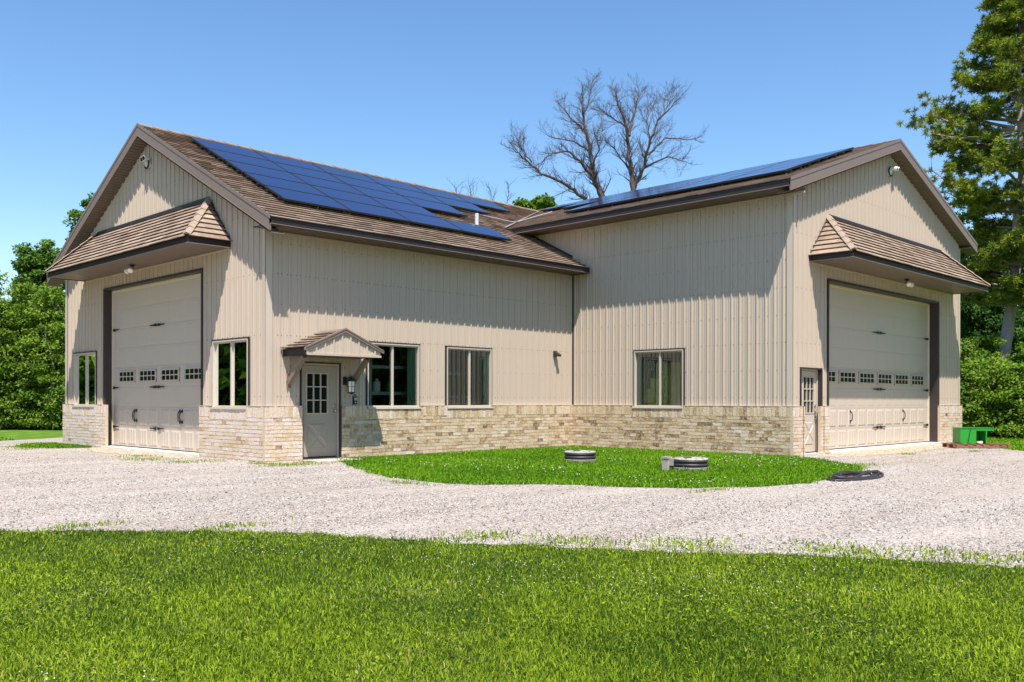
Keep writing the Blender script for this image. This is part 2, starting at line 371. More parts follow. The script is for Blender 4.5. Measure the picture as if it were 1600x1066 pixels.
# ------------------------------------------------------------------ brick wainscot: every brick its own block in the mesh
def brick_wall(L, s0, s1, tops=(), base=.5, z0=-.06):
    """tops: (a, b, z) stretches where a window sill lowers the top"""
    mb = MB()
    def ztop(a, b):
        z = BT
        for p, q, h in tops:
            if b > p+.02 and a < q-.02: z = h
        return z
    cuts = sorted({s0, s1, *[min(max(q, s0), s1) for t in tops for q in t[:2]]})
    for a, b in zip(cuts, cuts[1:]):
        if b-a > 1e-3: mb.box(a+.001, b-.001, .001, WB-.010, z0, ztop(a, b)-.004, 1, L=L)
    sold = .235; zs = BT-sold
    # soldier course
    x = s0
    while x < s1-.01:
        wd = random.choice((.088, .09, .095)); e = min(x+wd, s1)
        if s1-e < .04: e = s1
        zt = ztop(x, e)
        lowr = zt < BT
        mb.box(x+.003, e-.003, .002, WB+random.uniform(-.004, .004), (zs-.055 if lowr else zs)+.004, zt-.002, 0, min(1, max(0, random.gauss(base+.05, .17))), L, .0015)
        x = e
    h = .0785; z = zs; row = 0
    while z > z0-.02:
        zl = z-h; x = s0 - (random.uniform(.05, .2) if row % 2 else 0)
        while x < s1-.01:
            wd = random.choice((.15, .19, .2, .2, .21, .24)); e = min(x+wd, s1); a = max(x, s0)
            if s1-e < .05: e = s1
            if e-a > .02:
                zt = z-.004
                for p, q, hh in tops:
                    if e > p+.02 and a < q-.02 and row == 0: zt = z-.059
                t = random.gauss(base, .20)
                if random.random() < (.055 if base < .65 else .015): t = random.uniform(.05, .25)
                mb.box(a+.003, e-.003, .002, WB+random.uniform(-.003, .003), zl+random.uniform(.001, .006), zt-random.uniform(0, .003), 0, min(1, max(0, t)), L, .002)
            x += wd
            if e == s1: break
        z = zl; row += 1
    return mb
def bw(L, s0, s1, tops=(), base=.5):
    o = brick_wall(L, s0, s1, tops, base).build('brick_wainscot', [BRICK, MORTAR], HOUSE); return o
bw(WA, 0, 2.68, [(W_A2[0]-.03, W_A2[1]+.03, 1.068)], .78); bw(WA, 7.765, LA+WB, [(W_A1[0]-.03, W_A1[1]+.03, 1.068)], .85)
bw(WBf, -WB, .80, (), .72); bw(WBf, 1.755, LB-WB, [(W_B1[0]-.03, W_B1[1]+.03, 1.068), (W_B2[0]-.03, W_B2[1]+.03, 1.068)], .46)
bw(WC, 0, LC, [(W_C[0]-.03, W_C[1]+.03, 1.068)], .42)
bw(WD, -WB, 9.84-LB, (), .7); bw(WD, 10.60-LB+.02, 11.06-LB, (), .7); bw(WD, 18.15-LB, LD+WB, (), .75)
# pale metal ledge on top of the brick
for L, a, b in ((WA, 0, .64), (WA, 2.15, 2.66), (WA, 7.98, 8.46), (WA, 10.0, LA+WB), (WBf, -WB-.004, .78), (WBf, 1.76, 2.43), (WBf, 3.95, 4.73), (WBf, 6.26, LB-WB), (WC, 0, 2.08), (WC, 3.62, LC), (WD, -WB-.004, 9.74-LB), (WD, 10.78-LB, 11.06-LB), (WD, 18.15-LB, LD+WB)):
    mb = MB(); mb.box(a, b, .0, WB+.006, BT, BT+.010, L=L); mb.build('wainscot_ledge', TRIM, HOUSE)

# ------------------------------------------------------------------ windows
def window(L, o, parent=HOUSE, slider=.5):
    s0, s1, z0, z1 = o; d1 = .045; t = .05
    fr = MB(); d1 = .05; t = .029
    zb = z0; dd = .088
    for a, b, c, d in ((s0, s1, z1-t, z1), (s0, s1, zb, zb+t), (s0, s0+t, zb+t, z1-t), (s1-t, s1, zb+t, z1-t)):
        fr.box(a, b, -.06, d1 if c > 1.2 or d > 1.5 else dd, c, d, L=L)
    fr.box(s0-.02, s1+.02, -.02, dd+.014, z0-.012, z0, L=L)
    f = fr.build('window', FRAMEM, parent)
    m = s0+(s1-s0)*slider
    sa = MB()
    sa.box(m-.024, m+.024, -.045, .012, zb+t, z1-t, L=L)
    for a, b in ((s0+t, m-.024), (m+.024, s1-t)):
        for p, q, c, d in ((a, b, z1-t-.03, z1-t), (a, b, zb+t, zb+t+.035)): sa.box(p, q, -.04, .0, c, d, L=L)
    sa.build('sash', FRAMEM, f)
    g = MB()
    [g.quad([L(p, d_, zb+t+.03), L(q, d_, zb+t+.03), L(q, d_, z1-t-.028), L(p, d_, z1-t-.028)]) for p, q, d_ in ((s0+t, m-.024, -.024), (m+.024, s1-t, -.014))]
    g.build('pane', GLASS, f)
    tr = MB()
    tr.box(s0-.028, s1+.028, 0, .052, z1+.001, z1+.03, L=L); tr.box(s0-.028, s0-.001, 0, .040, max(z0, 1.142), z1+.001, L=L); tr.box(s1+.001, s1+.028, 0, .040, max(z0, 1.142), z1+.001, L=L)
    tr.build('trim', DARK, f)
    return f
for L, o, sl in ((WA, W_A1, .5), (WA, W_A2, .5), (WBf, W_B1, .49), (WBf, W_B2, .52), (WC, W_C, .52)): window(L, o, slider=sl)

# ------------------------------------------------------------------ big sectional garage doors
def frustum(mb, L, a, b, z0, z1, d0, h, ins=.018, m=0):
    mb.hexa([L(a, d0, z0), L(b, d0, z0), L(b, d0, z1), L(a, d0, z1), L(a+ins, d0+h, z0+ins), L(b-ins, d0+h, z0+ins), L(b-ins, d0+h, z1-ins), L(a+ins, d0+h, z1-ins)], m)
def garage(L, o, mods, mpitch, m0, flip, dr=-.20):
    s0, s1, _, z1 = o; zb = .085
    root = MB()
    zs = [zb, .575, 1.075, 1.575, 2.075, 2.575, 3.075, 3.575, z1-.03]
    for a, b in zip(zs, zs[1:]): root.box(s0, s1, dr-.05, dr, a+.0015, b-.0015, L=L)
    root.box(s0, s1, dr-.055, dr-.045, zb, z1, 1, L=L)
    for i, (a, b) in enumerate(zip(zs, zs[1:])):
        if i == 3: continue
        for k in range(mods):
            c = m0+k*mpitch
            for u in (-.49, .07):
                pa, pb = c+u, c+u+.42
                if pa < s0+.03 or pb > s1-.03:
                    pa, pb = max(pa, s0+.04), min(pb, s1-.04)
                    if pb-pa < .12: continue
                # recessed panel: a bevelled frame with three planks inside
                hgt = .010 if i < 2 else .0015; f0, f1 = a+.065, b-.055
                wv = (pb-pa)/3
                frustum(root, L, pa-.012, pb+.012, f0-.012, f1+.012, dr, .006 if i < 2 else .002, .010)
                for q in range(3): frustum(root, L, pa+q*wv+.006, pa+(q+1)*wv-.006, f0+.004, f1-.010, dr+(.006 if i < 2 else .002), hgt, .008)
    door = root.build('garage_door', [DOORP, DARK], HOUSE)
    for k in range(mods):
        c = m0+k*mpitch; wmb = MB()
        a, b = max(c-.49, s0+.03), c+.49
        if flip: a, b = c-.49, min(c+.49, s1-.03)
        if b-a < .4: continue
        zz0, zz1 = 1.70, 2.0
        wmb.box(a, b, dr, dr+.016, zz0, zz1, L=L)
        wmb.box(a+.03, b-.03, dr+.012, dr+.0175, zz0+.028, zz1-.028, 1, L=L)
        for q in range(5): x = c-.43+q*.215; (a+.02 < x < b-.02) and wmb.box(x-.011, x+.011, dr+.01, dr+.028, zz0+.02, zz1-.02, L=L)
        wmb.box(a+.02, b-.02, dr+.01, dr+.0275, 1.838, 1.862, L=L)
        for p, q, r_, t_ in ((a, b, zz0, zz0+.034), (a, b, zz1-.034, zz1)): wmb.box(p, q, dr+.01, dr+.030, r_, t_, L=L)
        wmb.box(a, a+.034, dr+.01, dr+.0295, zz0, zz1, L=L); wmb.box(b-.034, b, dr+.01, dr+.0295, zz0, zz1, L=L)
        wmb.build('window', [FRAMEM, LITE], door)
    mid = (s0+s1)/2
    def strap(x, z, sg, ln=.38):
        h = MB(); d = dr+.018
        pr = [(0, -.030), (.05, -.034), (.22, -.012), (ln-.10, -.016), (ln, 0), (ln-.10, .016), (.22, .012), (.05, .034), (0, .030)]
        h.prism([L(x+sg*a, d, z+b) for a, b in pr], L(0, .012, 0)-L(0, 0, 0)); h.build('hinge', BLACK, door)
    for z in (.565, 1.57, 3.07):
        strap(mid+.03, z, 1, .40); strap(mid-.03, z, -1, .40)
        if flip: strap(s1-.06, z, -1, .38)
        else: strap(s1-.06, z, -1, .38)
        strap(s0+.06, z, 1, .38)
    for x in (mid-(1.25 if mods == 4 else 1.75), mid+(1.22 if mods == 4 else 1.60)):
        for dx in ((-.055, .055) if mods == 4 else (0,)):
            h = MB(); pts = [L(x+dx, dr+.02, .73), L(x+dx*.9, dr+.065, .78), L(x+dx*.6, dr+.075, .865), L(x+dx*.9, dr+.065, .95), L(x+dx, dr+.02, 1.0)]
            h.tube(pts, [.014, .013, .012, .013, .014], 8); h.box(x+dx-.022, x+dx+.022, dr+.012, dr+.022, .70, .775, L=L); h.box(x+dx-.022, x+dx+.022, dr+.012, dr+.022, .955, 1.03, L=L)
            h.build('handle', BLACK, door)
    j = MB()   # brown jamb lining and face trim
    dz = .026
    j.box(s0-.055, s0-.002, dr-.01, dz+.012, BT+.01, z1+.055, L=L); j.box(s1+.002, s1+.055, dr-.01, dz+.012, BT+.01, z1+.055, L=L)
    j.box(s0-.002, s1+.002, dr-.01, dz+.012, z1, z1+.055, L=L)
    j.box(s0-.018, s0-.002, dr-.01, .0, .0, BT+.01, L=L); j.box(s1+.002, s1+.018, dr-.01, .0, .0, BT+.01, L=L)
    j.build('jamb', JAMB, door)
    c = MB(); c.box(s0, s0+.035, dr, dr+.035, zb, z1-.0, L=L); c.box(s1-.035, s1, dr, dr+.035, zb, z1, L=L); c.box(s0+.035, s1-.035, dr, dr+.034, z1-.05, z1, L=L)
    c.build('weather_strip', CREAM, door)
    rb = MB(); rb.box(s0+.03, s1-.03, dr-.04, dr+.006, .062, .084, L=L); rb.build('bottom_seal', DARK, door)
    sl = MB(); sl.box(s0-.01, s1+.01, dr-.1, .10, -.05, .06, L=L); sl.build('threshold', SLAB, door)
    return door
garage(WA, G_A, 4, 1.215, 3.42, False)
garage(WD, G_D, 6, 1.135, 11.59-LB, False, -.26)

# ------------------------------------------------------------------ personnel doors
def entry(L, o, dr, glass, thumb, cross, label_side=1):
    s0, s1, _, z1 = o; fw = .045; zb = .075
    a, b = s0+fw+.01, s1-fw-.01; zt = z1-fw-.01
    gs0, gs1, gz0, gz1 = glass
    d = MB()
    for p, q, r_, t_ in ((a, gs0, zb, zt), (gs1, b, zb, zt), (gs0, gs1, zb, gz0), (gs0, gs1, gz1, zt)): d.box(p, q, dr-.04, dr, r_, t_, L=L)
    pa, pb, pz0, pz1 = gs0+.02, gs1-.02, .25, .76
    # crossbuck ("X") lower panel: four raised triangles
    cx_, cz_ = (pa+pb)/2, (pz0+pz1)/2; g = .035
    for tri in (((pa+g, pz1), (pb-g, pz1), (cx_, cz_+g*1.4)), ((pa+g, pz0), (pb-g, pz0), (cx_, cz_-g*1.4)), ((pa, pz0+g*1.5), (pa, pz1-g*1.5), (cx_-g, cz_)), ((pb, pz0+g*1.5), (pb, pz1-g*1.5), (cx_+g, cz_))):
        c0 = (sum(p[0] for p in tri)/3, sum(p[1] for p in tri)/3)
        inn = [(p[0]*.8+c0[0]*.2, p[1]*.8+c0[1]*.2) for p in tri]
        for i in range(3):
            k = (i+1) % 3; d.quad([L(tri[i][0], dr, tri[i][1]), L(tri[k][0], dr, tri[k][1]), L(inn[k][0], dr+.014, inn[k][1]), L(inn[i][0], dr+.014, inn[i][1])])
        d.quad([L(p[0], dr+.014, p[1]) for p in inn])
    o_ = d.build('entry_door', DOORP if thumb else DOORE, HOUSE)
    g_ = MB(); t = .022
    g_.box(gs0+.002, gs1-.002, dr-.024, dr-.018, gz0, gz1, 1, L=L)
    for k in range(4): x = gs0+(gs1-gs0)*k/3; g_.box(x-t/2, x+t/2, dr-.02, dr+.012, gz0-.01, gz1+.01, L=L)
    for k in range(4): z = gz0+(gz1-gz0)*k/3; g_.box(gs0-t/2, gs1+t/2, dr-.02, dr+.0115, z-t/2, z+t/2, L=L)
    g_.build('door_window', [FRAMEM, LITE], o_)
    f = MB(); f.box(s0+.012, s0+fw, dr-.05, dr+.03, 0.055, z1-.012, L=L); f.box(s1-fw, s1-.012, dr-.05, dr+.03, .055, z1-.012, L=L); f.box(s0+fw, s1-fw, dr-.05, dr+.03, z1-fw, z1-.012, L=L)
    f.build('frame', TRIM, o_)
    j = MB(); e = .026
    j.box(s0-.02, s0+.012, dr-.05, e+.01, BT+.01, z1+.02, L=L); j.box(s1-.012, s1+.02, dr-.05, e+.01, BT+.01, z1+.02, L=L); j.box(s0+.012, s1-.012, dr-.05, e+.01, z1-.012, z1+.02, L=L)
    j.box(s0+.0, s0+.012, dr-.05, WB+.006, 0.0, BT+.01, L=L); j.box(s1-.012, s1-.0, dr-.05, WB+.006, .0, BT+.01, L=L)
    j.build('trim', DARK, o_)
    sl = MB(); sl.box(s0+.01, s1-.01, dr-.1, .10, -.05, .05, L=L); sl.build('threshold', CONC if thumb else DARK, o_)
    hx = b-.055
    h = MB()
    if thumb:
        h.box(hx-.022, hx+.022, dr, dr+.012, .82, 1.03, L=L); h.tube([L(hx, dr+.01, .99), L(hx, dr+.06, .97), L(hx, dr+.065, .90), L(hx, dr+.05, .84), L(hx, dr+.01, .83)], .011, 8)
    else:
        c = L(hx, dr, 1.035); nrm = (L(0, 1, 0)-L(0, 0, 0)); h.tube([c, c+nrm*.012], .032, 16); h.tube([c+nrm*.01, c+nrm*.05], .013, 10); h.tube([c+nrm*.045, c+nrm*.058, c+nrm*.078, c+nrm*.088], [.016, .028, .028, .015], 16)
    h.build('handle', STEEL, o_)
    k = MB(); c = L(hx, dr, 1.135); nrm = (L(0, 1, 0)-L(0, 0, 0)); k.tube([c, c+nrm*.015, c+nrm*.022], [.029, .029, .02], 16); k.build('lock', STEEL, o_)
    return o_
entry(WBf, D_B, -.03, (.95, 1.47, .975, 1.815), False, True)
entry(WD, D_D, -.10, (10.085-LB, 10.60-LB, .975, 1.81), True, True)

# ------------------------------------------------------------------ roofs
def tiled(mb, P0, e, up, tmax, smin, smax, exp=.185, seg=.36, th=.046, m=0, t0=0.):
    e = Vector(e).normalized(); up = Vector(up).normalized(); nr = e.cross(up)
    if nr.z < 0: nr = -nr
    P0 = Vector(P0); P = lambda s, t, h: P0+e*s+up*t+nr*h
    n = max(1, round((tmax-t0)/exp)); ex = (tmax-t0)/n
    for i in range(n):
        a = t0+i*ex; b = a+ex; al = a-.014
        s = min(smin(a), smin(b)) - random.uniform(0, seg)
        end = max(smax(a), smax(b))
        while s < end:
            q = s+seg*random.uniform(.75, 1.25); j = random.uniform(-.003, .005); tt = min(1, max(0, random.gauss(.5, .24)))
            c = lambda x, t: min(max(x, smin(t)), smax(t))
            x0, x1, y0, y1 = c(s, a), c(q, a), c(s, b), c(q, b)
            if x1-x0 > 1e-3 or y1-y0 > 1e-3:
                h = th+j
                mb.quad([P(x0, al, h), P(x1, al, h), P(y1, b, .010), P(y0, b, .010)], m, tt)
                mb.quad([P(x0, al, h-.019), P(x1, al, h-.019), P(x1, al, h), P(x0, al, h)], m, tt)
                mb.quad([P(x0, al, h-.019), P(x0, a+.06, .001), P(x1, a+.06, .001), P(x1, al, h-.019)], m, tt)
            s = q
def slab(mb, pts, th, m=0):
    """pts: top polygon, extruded straight down"""
    mb.prism([tuple(p) for p in pts], (0, 0, -th), m)
OV, OE = .31, .65      # rake and eave overhangs
ca, sa = 1/math.hypot(1, SL), SL/math.hypot(1, SL)
cb, sb = 1/math.hypot(1, SR), SR/math.hypot(1, SR)
ye = -OE; ze = ZL(ye)
mb = MB()
def smaxL(t):
    y = ye+t*ca
    if y < 0: return 9.27+OV
    if y < 1.80: return LB+OV
    return min(8.69+(y-1.92)/.666, 13.9)+OV
tiled(mb, (-OV, ye, ze), (1, 0, 0), (0, ca, sa), (YL-ye)/ca, lambda t: 0, smaxL)
tiled(mb, (-OV, LA+OE, ze), (1, 0, 0), (0, -ca, sa), (YL-ye)/ca, lambda t: 0, lambda t: 9.0+OV+t*.6, exp=.34, seg=1.2)
ys = ye+.032; zs_ = ZL(ys); OI = OV-.03
slab(mb, [(-OI, ys, zs_), (9.268, ys, zs_), (9.268, 0, ZL(0)), (LB, 0, ZL(0)), (LB, 1.85, ZL(1.85)), (8.69, 1.92, ZL(1.92)), (13.9, YL, 7.785), (-OI, YL, 7.785)], .16, 1)
slab(mb, [(-OI, LA-ye, ze), (9.2, LA-ye, ze), (13.9, YL, 7.785), (-OI, YL, 7.785)], .16, 1)
roofL = mb.build('roof', [TILE, SOFF], HOUSE)
mb = MB()
xe = LB-.672; zre = ZR(xe); y0r = -LC-.315
def smaxR(t):
    x = xe+t*cb
    return (VAL(x)-y0r) if x < 13.79 else (11.0-y0r)
tiled(mb, (xe, y0r, zre), (0, 1, 0), (cb, 0, sb), (XR-xe)/cb, lambda t: 0, smaxR)
tiled(mb, (2*XR-xe, y0r, zre), (0, 1, 0), (-cb, 0, sb), (XR-xe)/cb, lambda t: 0, lambda t: 17.4, exp=.34, seg=1.2)
xs_ = xe+.032; yi = y0r+.03
slab(mb, [(xs_, yi, ZR(xs_)), (xs_, VAL(xs_), ZR(xs_)), (13.79, YL, ZR(13.79)), (13.79, 11, ZR(13.79)), (XR, 11, 8.068), (XR, yi, 8.068)], .14, 1)
slab(mb, [(2*XR-xe, yi, zre), (2*XR-xe, 11, zre), (XR, 11, 8.068), (XR, yi, 8.068)], .14, 1)
roofR = mb.build('roof', [TILE, SOFF], HOUSE)
def ridge(p0, p1, side, s, parent):
    p0, p1 = Vector(p0), Vector(p1); d = (p1-p0); n = max(1, int(d.length/.36)); mb = MB()
    side = Vector(side); wdt = .13
    for i in range(n):
        a = p0+d*(i/n); b = p0+d*((i+1)/n)+d.normalized()*.02; z0_, z1_ = .048, .058; tt = random.uniform(.0, .35)
        for sg in (-1, 1):
            o0 = side*sg*wdt+Vector((0, 0, -s*wdt))
            mb.quad([a+Vector((0, 0, z1_+.004)), b+Vector((0, 0, z0_)), b+o0+Vector((0, 0, z0_)), a+o0+Vector((0, 0, z1_+.004))], 0, tt)
            mb.quad([a+o0+Vector((0, 0, z1_)), b+o0+Vector((0, 0, z0_)), b+o0+Vector((0, 0, .0)), a+o0+Vector((0, 0, .0))], 0, tt)
        mb.quad([a+side*wdt+Vector((0, 0, -s*wdt+z1_)), a+Vector((0, 0, z1_)), a-side*wdt+Vector((0, 0, -s*wdt+z1_)), a+Vector((0, 0, z1_-.03-s*wdt))], 0, .1)
    mb.build('ridge_cap', TILE, parent)
ridge((-OV, YL, 7.785), (13.7, YL, 7.785), (0, 1, 0), SL, roofL)
ridge((XR, y0r, 8.068), (XR, 11, 8.068), (1, 0, 0), SR, roofR)
# valley flashing and roof-wall flashing
mb = MB()
for i in range(1):
    a = Vector((8.70, 1.92, ZL(1.92)+.05)); b = Vector((13.7, 5.26, ZL(5.26)+.05)); mb.quad([a+Vector((-.07, .06, .0)), b+Vector((-.03, .03, .0)), b+Vector((.02, -.01, .02)), a+Vector((.02, -.01, .02))])
mb.build('valley_flashing', FLASH, HOUSE)
mb = MB(); mb.box(0, 1.0, 0, 1, 0, 1) if False else None
mb.prism([(LB-.035, 0, ZL(0)+.03), (LB-.035, 1.7, ZL(1.7)+.03), (LB-.035, 1.7, ZL(1.7)+.10), (LB-.035, 0, ZL(0)+.10)], (.012, 0, 0)); mb.build('wall_flashing', DARK, HOUSE)

# rake boards, rake soffits, eave fascia and soffits
def rake(fn, a, b, mid, axis, pos, back, depth, parent, m=RAKE):
    """fn(z) roof height; runs from a to mid to b along the gable; pos: board plane; back: wall plane"""
    Pt = (lambda q, p, z: Vector((p, q, z))) if axis == 'y' else (lambda q, p, z: Vector((q, p, z)))
    sg = -1 if pos < back else 1
    mb = MB()
    for lo, hi in ((a, mid), (b, mid)):
        for (o0, o1, d0, d1) in ((.055, -.012, sg*.009, 0), (-.012, -.022, sg*.010, 0), (-.022, -depth, 0, -sg*.025), (-depth+.012, -depth-.008, sg*.008, -sg*.028)):
            pl = [Pt(lo, pos+d0, fn(lo)+o0), Pt(hi, pos+d0, fn(hi)+o0), Pt(hi, pos+d0, fn(hi)+o1), Pt(lo, pos+d0, fn(lo)+o1)]
            v = Pt(0, d1-d0, 0)
            mb.prism(pl, v)
    mb.build('rake_board', m, parent)
    sf = MB(); zo = -.285 if axis == 'y' else -.265
    for lo, hi in ((a, mid), (b, mid)):
        n = int(abs(hi-lo)/.09)
        for i in range(n):
            q0 = lo+(hi-lo)*i/n; q1 = lo+(hi-lo)*(i+1)/n; qm = q0+(q1-q0)*.75; k = .010
            sf.quad([Pt(q0, pos, fn(q0)+zo), Pt(qm, pos, fn(qm)+zo), Pt(qm, back, fn(qm)+zo), Pt(q0, back, fn(q0)+zo)])
            sf.quad([Pt(qm, pos, fn(qm)+zo+k), Pt(q1, pos, fn(q1)+zo+k), Pt(q1, back, fn(q1)+zo+k), Pt(qm, back, fn(qm)+zo+k)])
            sf.quad([Pt(qm, pos, fn(qm)+zo), Pt(qm, pos, fn(qm)+zo+k), Pt(qm, back, fn(qm)+zo+k), Pt(qm, back, fn(qm)+zo)])
    sf.build('soffit', SOFF, parent)
rake(ZL, ye, LA+OE, YL, 'y', -OV, .02, .245, HOUSE)
rake(ZR, xe, 2*XR-xe, XR, 'x', y0r, -LC+.02, .235, HOUSE)
def eave(L, s0, s1, dist, ztop, zs, parent, wall_z):
    mb = MB(); d = dist
    mb.box(s0, s1, d-.03, d, zs+.012, ztop+.0, L=L); mb.box(s0, s1, d-.01, d+.008, ztop-.03, ztop+.012, L=L); mb.build('fascia', BROWN, parent)
    mb = MB(); mb.box(s0, s1, d-.02, d+.020, zs-.002, zs+.012, L=L); mb.build('drip_edge', RAKE, parent)
    sf = MB(); n = int((d-.02)/.085)
    for i in range(n):
        a = (d-.03)*i/n; b = (d-.03)*(i+1)/n; m_ = a+(b-a)*.8
        sf.quad([L(s0+.02, a, zs+.006), L(s1, a, zs+.006), L(s1, m_, zs+.006), L(s0+.02, m_, zs+.006)]); sf.quad([L(s0+.02, m_, zs+.012), L(s1, m_, zs+.012), L(s1, b, zs+.012), L(s0+.02, b, zs+.012)])
        sf.quad([L(s0+.02, m_, zs+.006), L(s1, m_, zs+.006), L(s1, m_, zs+.012), L(s0+.02, m_, zs+.012)])
    sf.build('soffit', SOFF, parent)
    fr = MB(); fr.box(max(s0, 0)+.03, s1-.05 if s1 > 9 else s1, .0, .035, wall_z-.03, wall_z+.01, L=L); fr.build('frieze', TRIM, parent)
eave(WBf, -OV, 9.27, OE, ze-.002, 4.655, HOUSE, 4.64)
eave(WC, -1.87, LC+.31, .672, zre-.002, 5.905, HOUSE, 5.885)
mb = MB(); mb.prism([(9.27, -OE, ze+.02), (9.27, 0, ZL(0)+.02), (9.27, 0, 4.65), (9.27, -OE, 4.65)], (.018, 0, 0)); mb.build('eave_return', BROWN, HOUSE); mb = MB(); mb.prism([(-OV+.002, -OE, ze-.1), (-OV+.002, 0, ze-.1), (-OV+.002, 0, 4.66), (-OV+.002, -OE, 4.66)], (.02, 0, 0)); mb.build('eave_return', BROWN, HOUSE)
mb = MB(); mb.prism([(xe, y0r+.002, zre-.1), (LB, y0r+.002, zre-.06), (LB, y0r+.002, 5.91), (xe, y0r+.002, 5.91)], (0, .02, 0)); mb.build('eave_return', BROWN, HOUSE); mb = MB(); mb.prism([(xe, 1.86, zre-.02), (LB, 1.86, zre), (LB, 1.86, 5.88), (xe, 1.86, 5.88)], (0, .02, 0)); mb.build('eave_return', BROWN, HOUSE)
mb = MB(); mb.box(LD+.02, LD+.672, -.3, .31, 5.91, 5.92, L=WD); mb.build('soffit', SOFF, HOUSE)
mb = MB(); mb.box(LA+.02, LA+OE, -.3, OV-.02, 4.665, 4.675, L=WA); mb.build('soffit', SOFF, HOUSE)

# ------------------------------------------------------------------ hipped canopies over the garage doors
def hip_canopy(L, s0, s1, D):
    zt, zb, zr, ins = 4.60, 4.455, 5.58, .92
    root = MB(); O = L(0, 0, 0); E = (L(1, 0, 0)-O); Nn = (L(0, 1, 0)-O)
    H = zr-zt; fl = math.hypot(D, H); up = (-Nn*D+UP*H)/fl
    tiled(root, L(s0, D+.03, zt-.03), E, up, fl+.04, lambda t: ins*max(0, t-.03)/fl, lambda t: (s1-s0)-ins*max(0, t-.03)/fl, exp=.165)
    sl = math.hypot(ins, H)
    upa = (E*ins+UP*H)/sl; upb = (-E*ins+UP*H)/sl
    tiled(root, L(s0-.02, 0, zt-.02), Nn, upa, sl+.02, lambda t: 0, lambda t: max(0.001, D*(1-t/sl)), exp=.165)
    tiled(root, L(s1+.02, 0, zt-.02), Nn, upb, sl+.02, lambda t: 0, lambda t: max(0.001, D*(1-t/sl)), exp=.165)
    # solid body under the tiles
    b = [L(s0, 0, zt-.02), L(s1, 0, zt-.02), L(s1, D, zt-.02), L(s0, D, zt-.02), L(s0+ins, 0, zr-.01), L(s1-ins, 0, zr-.01)]
    for f in ((0, 3, 4), (1, 5, 2), (2, 5, 4, 3), (0, 1, 2, 3)): root.quad([b[i] for i in f], 1)
    can = root.build('canopy', [TILE, SOFF], HOUSE)
    for sx, tip in ((s0, s0+ins), (s1, s1-ins)):
        hp = MB()   # hip cap
        a = L(sx, D+.02, zt+.0); c = L(tip, 0.02, zr+.03); n = 6; dv = c-a; sd = dv.cross(UP).normalized(); nn = sd.cross(dv).normalized(); nn = nn if nn.z > 0 else -nn
        for i in range(n):
            p = a+dv*(i/n); q = a+dv*((i+1)/n)+dv.normalized()*.02; h0, h1 = .075, .055
            for sg in (-1, 1):
                hp.quad([p+nn*h0, q+nn*h1, q+sd*sg*.085+nn*(.01), p+sd*sg*.085+nn*.02], 0, .7)
            hp.quad([p+nn*h0, p+sd*.085+nn*.02, p-sd*.085+nn*.02], 0, .3)
        hp.build('hip_cap', TILE, can)
    fa = MB()
    dp = MB()
    for z0_, z1_, ex in ((zb, zt-.035, 0), (zb-.006, zb+.008, .016), (zt-.045, zt-.030, .010)):
        fx = dp if ex > .015 else fa
        fx.box(s0-ex, s1+ex, D-.03, D+ex, z0_, z1_, L=L); fx.box(s0-ex, s0+.02, .0, D-.03, z0_, z1_, L=L); fx.box(s1-.02, s1+ex, .0, D-.03, z0_, z1_, L=L)
    fa.build('fascia', BROWN, can); dp.build('drip_edge', RAKE, can)
    sf = MB(); n = 46
    for i in range(n):
        a = s0+.02+(s1-s0-.04)*i/n; c = s0+.02+(s1-s0-.04)*(i+1)/n; k = a+(c-a)*.85
        sf.quad([L(a, 0, zb+.01), L(k, 0, zb+.01), L(k, D-.03, zb+.01), L(a, D-.03, zb+.01)]); sf.quad([L(k, 0, zb+.018), L(c, 0, zb+.018), L(c, D-.03, zb+.018), L(k, D-.03, zb+.018)])
    sf.build('soffit', RAKE, can)
    fl_ = MB()   # dark wall flashing above
    for p, q in (((s0-.03, zt-.02), (s0+ins, zr+.05)), ((s0+ins, zr+.05), (s1-ins, zr+.05)), ((s1-ins, zr+.05), (s1+.03, zt-.02))):
        fl_.prism([L(p[0], .026, p[1]+.035), L(q[0], .026, q[1]+.035), L(q[0], .026, q[1]-.05), L(p[0], .026, p[1]-.05)], L(0, .030, 0)-L(0, 0, 0))
    fl_.build('flashing', DARK, can)
    fr = MB(); fr.box(s0+.06, s1-.06, 0, .034, 4.42, 4.455, L=L); fr.build('frieze', TRIM, can)
    return can
hip_canopy(WA, 1.40, 9.28, .97)
hip_canopy(WD, 10.17-LB, 19.20-LB, 1.04)

# ------------------------------------------------------------------ small gabled canopy over the entry door
L = WBf; s0, s1, D = .376, 2.189, .85; mid = (s0+s1)/2; zb, zt, za = 2.146, 2.31, 2.656
mb = MB(); hw = (s1-s0)/2; sl = math.hypot(hw+.05, za-zt+.03); upa = Vector((hw+.05, 0, za-zt+.03)).normalized(); upb = Vector((-hw-.05, 0, za-zt+.03)).normalized()
tiled(mb, (s0-.05, -D-.02, zt-.03), (0, 1, 0), upa, sl, lambda t: 0, lambda t: D+.0, exp=.165, seg=.33)
tiled(mb, (s1+.05, -D-.02, zt-.03), (0, 1, 0), upb, sl, lambda t: 0, lambda t: D+.0, exp=.165, seg=.33)
mb.prism([(s0-.02, -D+.03, zt-.035), (mid, -D+.03, za-.01), (s1+.02, -D+.03, zt-.035)], (0, D-.032, 0), 1)
can = mb.build('canopy', [TILE, SOFF], HOUSE)
rc = MB()
